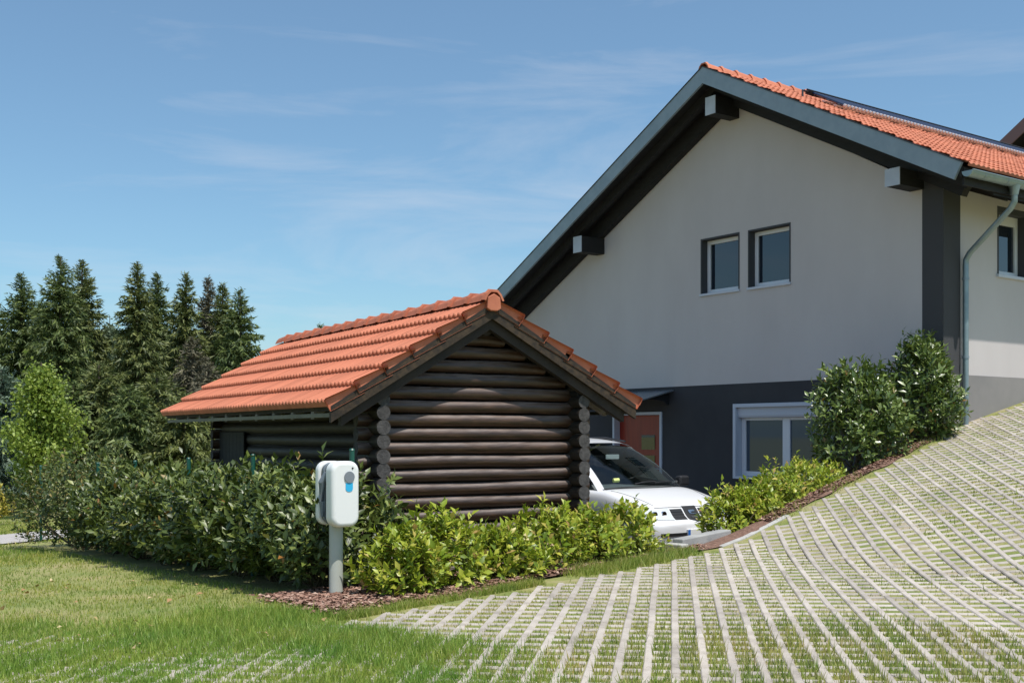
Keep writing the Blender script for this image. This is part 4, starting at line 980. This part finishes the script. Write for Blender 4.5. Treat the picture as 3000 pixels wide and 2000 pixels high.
# low bright shrubs in the bark bed
bright = [(4.98, .52, .33, .60, .52), (5.50, .62, .36, .70, .60), (6.18, .60, .34, .50, .62), (6.88, .64, .40, .66, .60), (7.58, .64, .38, .60, .64), (8.22, .64, .38, .66, .50)]
for i, (x, o, r, ht, sp) in enumerate(bright):
    shrub('bright_shrub', ORD[i] + ' low yellow-green shrub from the charging post, in the bark bed below the logs', 'shrub', 'low bright shrubs below the log wall', x, float(YE(x)) + o, r, r * .92, ht, 230, .085, .24, M['leaf_bright'], .02, 8)
bright2 = [(10.34, .62, .38, .62), (10.85, .62, .40, .56), (11.45, .66, .46, .70), (12.15, .70, .50, .76), (12.8, .72, .48, .68)]
for i, (x, o, r, ht) in enumerate(bright2):
    shrub('bright_shrub', ORD[i] + ' low yellow-green shrub from the parked car up the sloping bark bed', 'shrub', 'low bright shrubs on the sloping bed', x, float(YE(x)) + o, r, r * .9, ht, 260, .080, .23, M['leaf_bright'], .02, 8)
shrub('glossy_shrub', 'big glossy dark green shrub in front of the wide window', 'shrub', None, 13.85, float(YE(13.85)) + .68, .66, .64, 1.50, 760, .112, .22, M['leaf_glossy'], .03, 8, tall=.13, z=h(13.85, float(YE(13.85)) + .35))
shrub('glossy_shrub', 'big glossy dark green shrub at the house corner by the downpipe', 'shrub', None, 15.48, float(YE(15.48)) + .34, .60, .52, 1.56, 720, .118, .20, M['leaf_glossy'], .03, 8, tall=.18, z=h(15.48, float(YE(15.48)) + .2))

# ---------------------------------------------------------------- trees
def at_px(px, d):
    l = (px - 1500) / FPX * d; return d * FX + l * FY, d * FY - l * FX
def spruce(px, ytop, d, rad, m, label, group, dens=1.0, name='spruce_tree', bare=0.):
    x, y = at_px(px, d); z0 = h(x, y); zt = CZ + (YHOR - ytop) / FPX * d; ht = zt - z0
    root = empty(name, (x, y, z0), label, 'tree', group)
    MB().tube([(x, y, z0 - .3), (x, y, z0 + ht * .5), (x, y, zt - .1)], [.20, .12, .02], 8).build('trunk', M['bark'], root)
    Pn, Dn, Ln = [], [], []; nbr = int(ht * 72 * dens)
    for q_ in range(nbr):
        f = .012 + .965 * ((q_ + random.random()) / nbr) ** .88; zz = zt - ht * f
        L = rad * (1 - math.exp(-2.5 * f)) / .918 + .04; a = random.random() * 6.283
        Lb = L * random.choice((random.uniform(.78, 1.05), random.uniform(.4, 1.0))); n = max(3, int(Lb / .10))
        s = (np.arange(n) + .5) / n; up0 = .75 * max(0, .35 - f) + .05
        bx = np.cos(a) * Lb * s; by = np.sin(a) * Lb * s; bz = Lb * (up0 * s - .38 * min(1, f * 2.2) * s ** 1.4 + .14 * s ** 3)
        base = np.stack([x + bx, y + by, zz + bz], 1)
        for rep_ in range(4):
            Pn.append(base + rng.normal(0, .04, base.shape)); side = rng.choice([-1, 1], n); g_ = min(1., f * 2.5)
            d_ = np.stack([np.cos(a) * .5 + side * -np.sin(a) * .7 * rng.random(n), np.sin(a) * .5 + side * np.cos(a) * .7 * rng.random(n), -1.05 * g_ * rng.random(n) + .7 * (1 - g_) * rng.random(n)], 1)
            Dn.append(d_ + rng.normal(0, .2, d_.shape)); Ln.append((.13 + .20 * rng.random(n)) * (.5 + .5 * min(1, f * 5)))
    P, D, L = np.concatenate(Pn), unit(np.concatenate(Dn)), np.concatenate(Ln)
    Sd = unit(np.cross(D, rng.normal(0, 1, D.shape))) * (L * .15)[:, None]; n = len(P); V = np.empty((n, 3, 3)); V[:, 0] = P - Sd; V[:, 1] = P + Sd; V[:, 2] = P + D * L[:, None]
    link('crown', np_mesh('crown', V.reshape(-1, 3) - np.array(root.location), np.arange(n * 3).reshape(n, 3)), m, root)
def leafy(px, ytop, d, rad, m, label, group, n=6000, ls=.10, name='leafy_tree', slim=1., gap=.5):
    x, y = at_px(px, d); z0 = h(x, y); zt = CZ + (YHOR - ytop) / FPX * d; ht = zt - z0
    root = empty(name, (x, y, z0), label, 'tree', group); b = MB()
    b.tube([(x, y, z0 - .2), (x + .05, y, z0 + ht * .4), (x, y + .04, zt - ht * .12)], [.10, .06, .015], 8); tips = []
    for i in range(34):
        f = random.uniform(.16, .96); a = random.random() * 6.283; L = rad * (1.1 - f) ** .6 * math.sin(math.pi * min(1, f + .12)) ** .35 * random.uniform(.5, 1.1); p0 = Vector((x, y, z0 + ht * f * .86)); p1 = p0 + Vector((math.cos(a) * L, math.sin(a) * L, L * random.uniform(.5, 1.2)))
        if p1.z > zt: p1.z = zt - random.random() * .3
        b.tube([tuple(p0), tuple(p0.lerp(p1, .5) + Vector((0, 0, -.06))), tuple(p1)], [.02, .014, .005], 5, False); tips += [p0.lerp(p1, t) for t in (.35, .55, .75, .9, 1.0)]
    b.build('trunk', M['bark'], root)
    T = np.array([tuple(t) for t in tips]); idx = rng.integers(0, len(T), n); P = T[idx] + rng.normal(0, .17, (n, 3)) * np.array([1, 1, 1.1])
    P[:, 2] = np.minimum(P[:, 2], zt + rng.random(n) * .1)
    D = rng.normal(0, 1, (n, 3)) + np.array([0, 0, -.5]); ln = ls * (.6 + .8 * rng.random(n)); V, F = leaf_arrays(P, D, rng.normal(0, 1, (n, 3)) + np.array([0, 0, 1.2]), ln, ln * .32, .15, .1)
    leaf_mesh('crown', V, F, m, root)
G = 'spruces beyond the hedge'
tall = [(703, 843, 48, 2.1, 'needle'), (652, 828, 52, 1.8, 'needle_olive'), (545, 795, 51, 1.9, 'needle_olive'), (462, 795, 53, 2.1, 'needle'), (404, 765, 48, 2.0, 'needle_olive'), (330, 960, 58, 2.4, 'needle'),
        (240, 757, 51, 2.3, 'needle_olive'), (178, 745, 47, 2.3, 'needle'), (120, 880, 56, 2.2, 'needle'), (62, 795, 50, 2.3, 'needle'), (-40, 830, 50, 2.4, 'needle')]
for i, (px, yt, d, r, m) in enumerate(tall):
    spruce(px, yt, d, r * .82, M[m], ORD[i] + ' tall green spruce counted from the cabin roof, beyond the hedge', G, 1.0)
spruce(610, 808, 55, 1.9 * .72, M['needle_brown'], 'tall thin greyish brown spruce among the green spruces', None, .9)
spruce(565, 985, 45, 1.5, M['needle_brown'], 'shorter grey-brown half bare spruce in front of the tall spruces', None, .75)
spruce(610, 1060, 43, 1.5, M['needle_brown'], 'short grey-brown half bare spruce nearest the cabin roof', None, .75)
young = [(690, 1120, 44, 1.9, 'needle'), (640, 1130, 42, 1.9, 'needle_olive'), (540, 1150, 38, 1.8, 'needle_olive'), (460, 1090, 40, 2.1, 'needle_olive'), (380, 1130, 38, 1.7, 'needle'), (290, 1060, 41, 2.0, 'needle_olive'), (215, 1120, 40, 1.9, 'needle')]
for i, (px, yt, d, r, m) in enumerate(young):
    spruce(px, yt, d, r, M[m], ORD[i] + ' young bushy spruce counted from the cabin eave, below the tall spruces', 'young spruces', 1.0)
spruce(5, 1075, 33, 1.9, M['needle_blue'], 'blue-green spruce beside the light green leafy tree', None, 1.0)
spruce(938, 948, 62, 1.9, M['needle'], 'spruce whose tip shows above the cabin ridge', None, .8)
leafy(122, 1000, 30, 1.05, M['leaf_birch'], 'slender light green leafy tree in front of the spruces', None, 12000, .10)
leafy(322, 862, 57, 2.3, M['leaf_pale'], 'pale grey-green leafy tree between the two spruce groups', None, 7000, .16)

# ---------------------------------------------------------------- fallen leaves on the lawn
mat('dry_leaf', (.3, .2, .1), .8, isl_cols=[(0, (.30, .17, .07)), (.6, (.46, .31, .15)), (1, (.55, .45, .25))])
n = 130; X = rng.uniform(-.5, 4.4, n); Y = rng.uniform(7.2, 12, n); Z = H(X, Y) + .022 + rng.random(n) * .015
D = np.stack([rng.normal(0, 1, n), rng.normal(0, 1, n), rng.normal(0, .2, n)], 1); ln = .03 + .05 * rng.random(n)
V, F = leaf_arrays(np.stack([X, Y, Z], 1), D, np.tile([0, 0, 1.], (n, 1)) + rng.normal(0, .3, (n, 3)), ln, ln * .3)
tag(link('fallen_leaves', np_mesh('fallen_leaves', V, F), M['dry_leaf']), kind='stuff')
